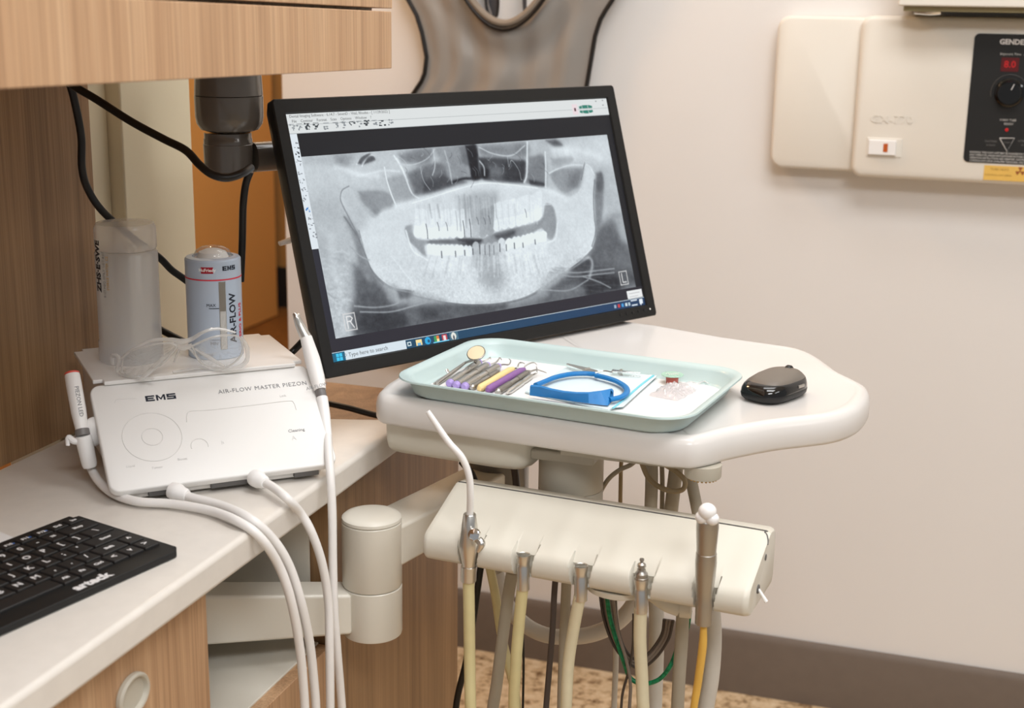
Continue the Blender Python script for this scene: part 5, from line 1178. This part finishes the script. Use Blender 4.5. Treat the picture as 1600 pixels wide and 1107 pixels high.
# ------------------------------------------------------------------ keyboard
KA = Z((116,802), .812); KB_ = Z((284,856), .808)
kd = (KA-KB_); KDP = kd.length; kyv = Vector((kd.x, kd.y, 0)).normalized(); kxv = Vector((kyv.y, -kyv.x, 0))
KW = .292
kbm = frame(Vector((KB_.x, KB_.y, .8006))-kxv*KW, kxv, kyv)
kb = thing('keyboard', 'compact black keyboard at the left front of the white counter', 'keyboard', mat=kbm)
b = BM(); box(b, 0, KW, 0, KDP, 0, .007); 
for v in b.verts:
    if v.co.z > .003 and v.co.y > .05: v.co.z += .0035
bmesh.ops.bevel(b, geom=[e for e in b.edges if abs(e.verts[0].co.z-e.verts[1].co.z) > .004], offset=.006, segments=4, affect='EDGES'); obj('case', b, 'kb', kb, bevel=.0012)
def kz(y): return .007+.0035*(y/KDP)
rows = [  # (y start, height, keys as (width units, legend))
 (5, .70, [(1,'Esc')]+[(1,'F%d' % i) for i in range(1, 13)]+[(1,'Del'),(1,'Ins')]),
 (4, 1., [(1,c) for c in '`1234567890-=']+[(2.0,'Bksp')]),
 (3, 1., [(1.5,'Tab')]+[(1,c) for c in 'QWERTYUIOP[]']+[(1.5,'\\')]),
 (2, 1., [(1.75,'Caps')]+[(1,c) for c in "ASDFGHJKL;'"]+[(2.25,'Enter')]),
 (1, 1., [(2.25,'Shift')]+[(1,c) for c in 'ZXCVBNM,./']+[(1.75,'Shift'),(1,'^')]),
 (0, 1., [(1,'Ctrl'),(1,'Fn'),(1,'Win'),(1,'Alt'),(5,''),(1,'Alt'),(1,'Fn'),(1,'Ctrl'),(1,'<'),(1,'v'),(1,'>')])]
mx, my0 = .006, .020
pitch_y = (KDP-my0-.008)/5.75
for ri, hh, keys in rows:
    tot = sum(k[0] for k in keys); uw = (KW-2*mx)/tot; x = mx
    y0 = my0+ri*pitch_y; y1 = y0+pitch_y*hh
    for kw, leg in keys:
        xa, xb = x+.0009, x+kw*uw-.0009; ya, yb = y0+.0009, y1-.0009; x += kw*uw
        b = BM(); zb = kz(y0)-.0005
        loft(b, [[(xa,ya,zb),(xb,ya,zb),(xb,yb,zb),(xa,yb,zb)], [(xa+.0002,ya+.0002,zb+.0022),(xb-.0002,ya+.0002,zb+.0022),(xb-.0002,yb-.0002,zb+.0022),(xa+.0002,yb-.0002,zb+.0022)], [(xa+.0010,ya+.0010,zb+.0030),(xb-.0010,ya+.0010,zb+.0030),(xb-.0010,yb-.0010,zb+.0030),(xa+.0010,yb-.0010,zb+.0030)]])
        if leg:
            big = len(leg) == 1
            t = textbm(leg, (.0098 if hh == 1 else .0066) if big else .0056, .00008, .0002); cx_ = (xa+xb)/2
            merge(b, t, 1, Matrix.Translation((cx_, (ya+yb)/2+(.001 if big else 0), zb+.0031)))
            if ri == 5 and leg.startswith('F'): 
                t = textbm('*', .0060, .00008, .0002); merge(b, t, 2, Matrix.Translation((cx_+.0045, (ya+yb)/2-.002, zb+.0031)))
        obj('key', b, ['key', 'legend', 'legendb'], kb, smooth=0)
b = textbm('arteck', .0150, .0001, .0007, 1.0); b.transform(Matrix.Translation((KW-.098, .0095, kz(.01)+.0001))); obj('logo', b, 'legend', kb, smooth=0)
b = BM(); A = Z((-40,868), .8008); Bq = Z((27,846), .8008); Cq = Z((-20,826), .8008); D_ = Z((-90,850), .8008)
prism(b, [(p.x, p.y) for p in (A, Bq, Cq, D_)], .8008, .8030); tag(obj('paper_pad', b, 'paper'), 'corner of a white pad behind the keyboard at the frame edge', 'paper')

# ------------------------------------------------------------------ x-ray control unit on the wall
xu = thing('xray_control_unit', 'ivory wall-mounted x-ray control box with black knob panel', 'control unit', (0, 2.498, 1.0))
def xz(px, py, y): p = Y((px, py), y); return p.x, p.z
def plate(bm, x0, x1, z0_, z1_, r, yf, yb, rr_=.004, n=6):
    out = rrect(x0, x1, z0_, z1_, r, n)
    for d, y in (): pass
    rings = [[(p[0], y, p[1]) for p in inset(out, d)] for d, y in ((0, yb), (0, yf+rr_), (rr_*.3, yf+rr_*.3), (rr_, yf))]
    return loft(bm, rings)
b = plate(BM(), -.350, -.19, 1.0175, 1.2735, .022, 2.458, 2.499, .006); obj('side_housing', b, 'xray', xu, False, smooth=50)
b = plate(BM(), -.2105, .28, 1.0115, 1.2765, .018, 2.437, 2.499, .008); obj('main_housing', b, 'xray', xu, False, smooth=50)
yf = 2.4368
x0, z0_ = xz(1509,253,yf); x1, z1_ = xz(1519,52,yf)
x0 = (x0+x1)/2
b = BM(); prism(b, rrect(x0, x0+.115, z0_, z1_, .008), yf-.0012, yf, axis='y'); obj('control_panel', b, 'xpanel', xu, False); xp = xu.children[-1]
yp = yf-.0014
XR = Matrix(((1,0,0,0),(0,0,-1,0),(0,1,0,0),(0,0,0,1)))     # text plane xy → room xz, facing -y
def xtext(s, px, py, size, mat, par, off=0., sx=1., y=yp, space=1., align='CENTER'):
    x, z = xz(px, py, y); b = textbm(s, size, .0001, off, sx, align, space); b.transform(Matrix.Translation((x, y, z)) @ XR); return obj('print', b, mat, par, False, smooth=0)
xtext('GENDEX', 1585, 66, .0112, 'legend', xp, .0004, 1.0, align='CENTER')
xtext('Exposure Time  -  Seconds', 1592, 85, .0052, 'panelprint', xp)
x_, z_ = xz(1578,101,yp); b = BM(); box(b, x_-.0135, x_+.0135, yp-.0006, yp+.0002, z_-.0110, z_+.0110); obj('display_window', b, 'leddark', xp, False)
xtext('8.0', 1578, 101, .0150, 'led', xp, .0002, y=yp-.0009)
kx, kz_ = xz(1577,145,yp)
b = BM(); lathe(b, [(0,0),(.0235,0),(.0225,.003),(.0200,.0045),(.0190,.016),(.0175,.018),(0,.0185)], 40, mtx=along((kx,yp,kz_), (kx,yp-.1,kz_))); obj('knob', b, 'blackg', xp, False)
b = BM(); d_ = Vector((math.sin(.4), 0, math.cos(.4))); tube(b, [Vector((kx,yp-.019,kz_))+d_*.006, Vector((kx,yp-.019,kz_))+d_*.0155], .0007, 6, sm=2); obj('pointer', b, 'legend', xp.children[-1], False)
b = BM(); tube(b, [(kx+.0285*math.cos(a), yp-.0002, kz_+.0285*math.sin(a)) for a in np.linspace(.1, PI+.25, 24)], .0013, 6, sm=0, flat=.4); obj('dial_arc', b, 'panelgrey', xp, False)
xtext("X-RAY TUBE", 1575, 188, .0046, 'panelprint', xp); xtext("READY", 1576, 194, .0046, 'panelprint', xp)
x_, z_ = xz(1573,203,yp); b = BM(); lathe(b, [(0,0),(.0028,0),(.0026,.0014),(0,.0018)], 16, mtx=along((x_,yp,z_), (x_,yp-.1,z_))); obj('indicator', b, 'led', xp, False)
b = BM(); tp = [xz(1562,216,yp), xz(1585,216,yp), xz(1573.5,237,yp)]; tube(b, [(tp[k%3][0], yp-.0002, tp[k%3][1]) for k in range(4)], .0009, 6, sm=0); obj('warning_triangle', b, 'panelprint', xp, False)
xtext('X-RAY', 1573.5, 223, .0036, 'panelgrey', xp); xtext('CAUTION', 1548, 221, .0042, 'panelgrey', xp); xtext('X-RAYS', 1548, 227, .0042, 'panelgrey', xp); xtext('ATTENTION', 1603, 221, .0042, 'panelgrey', xp); xtext('X-RAYS', 1603, 227, .0042, 'panelgrey', xp)
for k, s in enumerate(('WARNING: THIS X-RAY UNIT MAY BE DANGEROUS TO PATIENT', 'AND OPERATOR UNLESS SAFE EXPOSURE FACTORS AND', 'OPERATING INSTRUCTIONS ARE OBSERVED. ELECTRONIC', 'CONTROL FOR USE BY QUALIFIED PERSONNEL ONLY.')):
    xtext(s, 1515, 237.5+k*4.4, .0043, 'panelprint', xp, .00005, .82, align='LEFT')
xa, za = xz(1536,281,yf); xb, zb_ = xz(1536,257,yf)
b = BM(); box(b, xa, xa+.10, yf-.0006, yf, za, zb_-.001); obj('sticker', b, 'label', xu, False); st = xu.children[-1]
xtext('TUBE HEAD', 1562, 265, .0055, 'labelprint2', st, y=yf-.0008); xtext('CONTROL UNIT SERIAL', 1560, 274, .0040, 'labelprint2', st, y=yf-.0008)
b = BM(); x_, z_ = xz(1594,268,yf-.0008)
for a0 in (90, 210, 330):
    prism(b, [(x_+.0016*math.cos(math.radians(a)), z_+.0016*math.sin(math.radians(a))) for a in (a0+30, a0-30)]+[(x_+.0070*math.cos(math.radians(a)), z_+.0070*math.sin(math.radians(a))) for a in (a0-30, a0-10, a0+10, a0+30)], yf-.0010, yf-.0006, axis='y')
lathe(b, [(0,0),(.0013,0),(.0013,.0004),(0,.0004)], 12, mtx=along((x_,yf-.0006,z_), (x_,yf-.1,z_))); obj('radiation_mark', b, 'labelprint', st, False)
xtext('GX-770', 1393, 187, .0185, 'xray', xu, .0002, 1.1, y=yf-.0012, space=1.05)
x_, z_ = xz(1381,230.5,yf)
b = BM(); box(b, x_-.0285, x_+.0285, yf-.0012, yf+.002, z_-.0155, z_+.0155); obj('switch_plate', b, 'xray', xu, False, bevel=.001)
b = BM(); box(b, x_-.0250, x_+.0200, yf-.0060, yf-.0012, z_-.0125, z_+.0125); obj('rocker_switch', b, 'white', xu.children[-1], False, bevel=.0015)
b = BM(); box(b, x_-.0005, x_+.0068, yf-.0068, yf-.0059, z_-.0070, z_+.0070); obj('rocker_light', b, 'orange', xu, False, bevel=.0004)
# unit above
un = thing('wall_cabinet', 'white metal box at the top right above the ivory control box', 'wall unit', (0, 2.49, 1.29))
b = BM(); box(b, -.150, .34, 2.36, 2.499, 1.2925, 1.42); obj('housing', b, 'xray', un, False, bevel=.003)
b = BM(); box(b, -.142, .33, 2.375, 2.4985, 1.2845, 1.2922); obj('underside_rail', b, 'olive', un, False, bevel=.001)
b = BM(); tube(b, [(-.125,2.385,1.284),(-.100,2.380,1.2825),(-.085,2.380,1.284)], .004, 10); obj('latch', b, 'chrome', un, False)

# ------------------------------------------------------------------ lead apron on the back wall
ap = thing('lead_apron', 'grey vinyl lead apron with black piping hanging on the back wall', 'lead apron', (-.84, 2.49, 1.0))
ya_ = 2.475
LE = [(1.55,-1.00),(1.40,-1.035),(1.33,-1.045),(1.289,-1.028),(1.265,-1.012),(1.23,-1.000),(1.186,-.991),(1.150,-.996),(1.115,-1.021),(1.07,-1.050),(.90,-1.07),(.62,-1.08)]
RE = [(1.55,-.60),(1.40,-.590),(1.33,-.620),(1.294,-.641),(1.265,-.660),(1.235,-.670),(1.194,-.676),(1.14,-.684),(1.07,-.690),(.90,-.69),(.62,-.68)]
lx_ = lambda z: float(np.interp(z, [p[0] for p in LE][::-1], [p[1] for p in LE][::-1])); rx_ = lambda z: float(np.interp(z, [p[0] for p in RE][::-1], [p[1] for p in RE][::-1]))
def fold(u, z):
    s = 0
    for c, w_, a, dr in ((.10,.05,.006,0),(.22,.06,.010,.0),(.38,.06,.010,.05),(.52,.07,.014,-.03),(.68,.07,.008,.02),(.86,.07,.012,0)):
        cc_ = c+dr*(1.29-z)*6
        s += a*math.exp(-((u-cc_)/w_)**2)
    # swags hanging from the neck
    d = math.hypot((u-.52)*.36, (z-1.32)); s += .006*math.cos(d*70)*math.exp(-((d-.09)/.06)**2)
    return s
b = BM(); NR, NC = 90, 90; g = []
neck = lambda x: 1.247+((x+.834)/.068)**2*.045 if abs(x+.834) < .082 else 9
for i in range(NR+1):
    z = .62+(1.50-.62)*i/NR; row = []
    for j in range(NC+1):
        u = j/NC; x = lx_(z)+(rx_(z)-lx_(z))*u
        row.append(b.verts.new((x, ya_-.006-fold(u, z), z)))
    g.append(row)
for i in range(NR):
    for j in range(NC):
        q = (g[i][j], g[i][j+1], g[i+1][j+1], g[i+1][j]); x = sum(v.co.x for v in q)/4; z = sum(v.co.z for v in q)/4
        if z > neck(x): continue
        b.faces.new(q)
bmesh.ops.delete(b, geom=[v for v in b.verts if not v.link_faces], context='VERTS')
bmesh.ops.solidify(b, geom=b.faces[:], thickness=-.0015); obj('sheet', b, 'apron', ap, False, smooth=80)
for ed in (LE, RE):
    b = BM(); f_ = lx_ if ed is LE else rx_
    tube(b, [(f_(z), ya_-.010-fold(0 if ed is LE else 1, z), z) for z in np.linspace(.62, 1.5, 60)], .0042, 8, sm=0); obj('piping', b, 'piping', ap, False)
xs = np.linspace(-.082, .082, 25)
b = BM(); tube(b, [(-.834+x, ya_-.033, 1.247+(x/.068)**2*.045-.006) for x in xs], .0040, 8, sm=0); obj('neck_piping', b, 'piping', ap, False)
b = BM(); tube(b, [(-.834+x, ya_-.030, 1.251+(x/.068)**2*.048) for x in xs], .0070, 10, sm=0); obj('neck_collar', b, 'collar', ap, False)
b = BM(); prism(b, [(-.888,1.48),(-.872,1.285),(-.864,1.262),(-.857,1.262),(-.855,1.285),(-.856,1.48)], ya_-.006, ya_-.003, axis='y'); obj('strap', b, 'strap', ap, False)
b = BM(); prism(b, [(-.822,1.48),(-.806,1.27),(-.800,1.27),(-.808,1.48)], ya_-.008, ya_-.004, axis='y'); obj('strap', b, 'strap', ap, False)
b = BM(); tube(b, [(-.884,ya_-.010,1.48),(-.877,ya_-.010,1.30),(-.868,ya_-.012,1.262)], .0026, 8); obj('strap_piping', b, 'piping', ap, False)
b = BM(); tube(b, [(-.853,ya_-.010,1.48),(-.852,ya_-.010,1.29),(-.857,ya_-.012,1.258)], .0022, 8); obj('strap_piping', b, 'piping', ap, False)
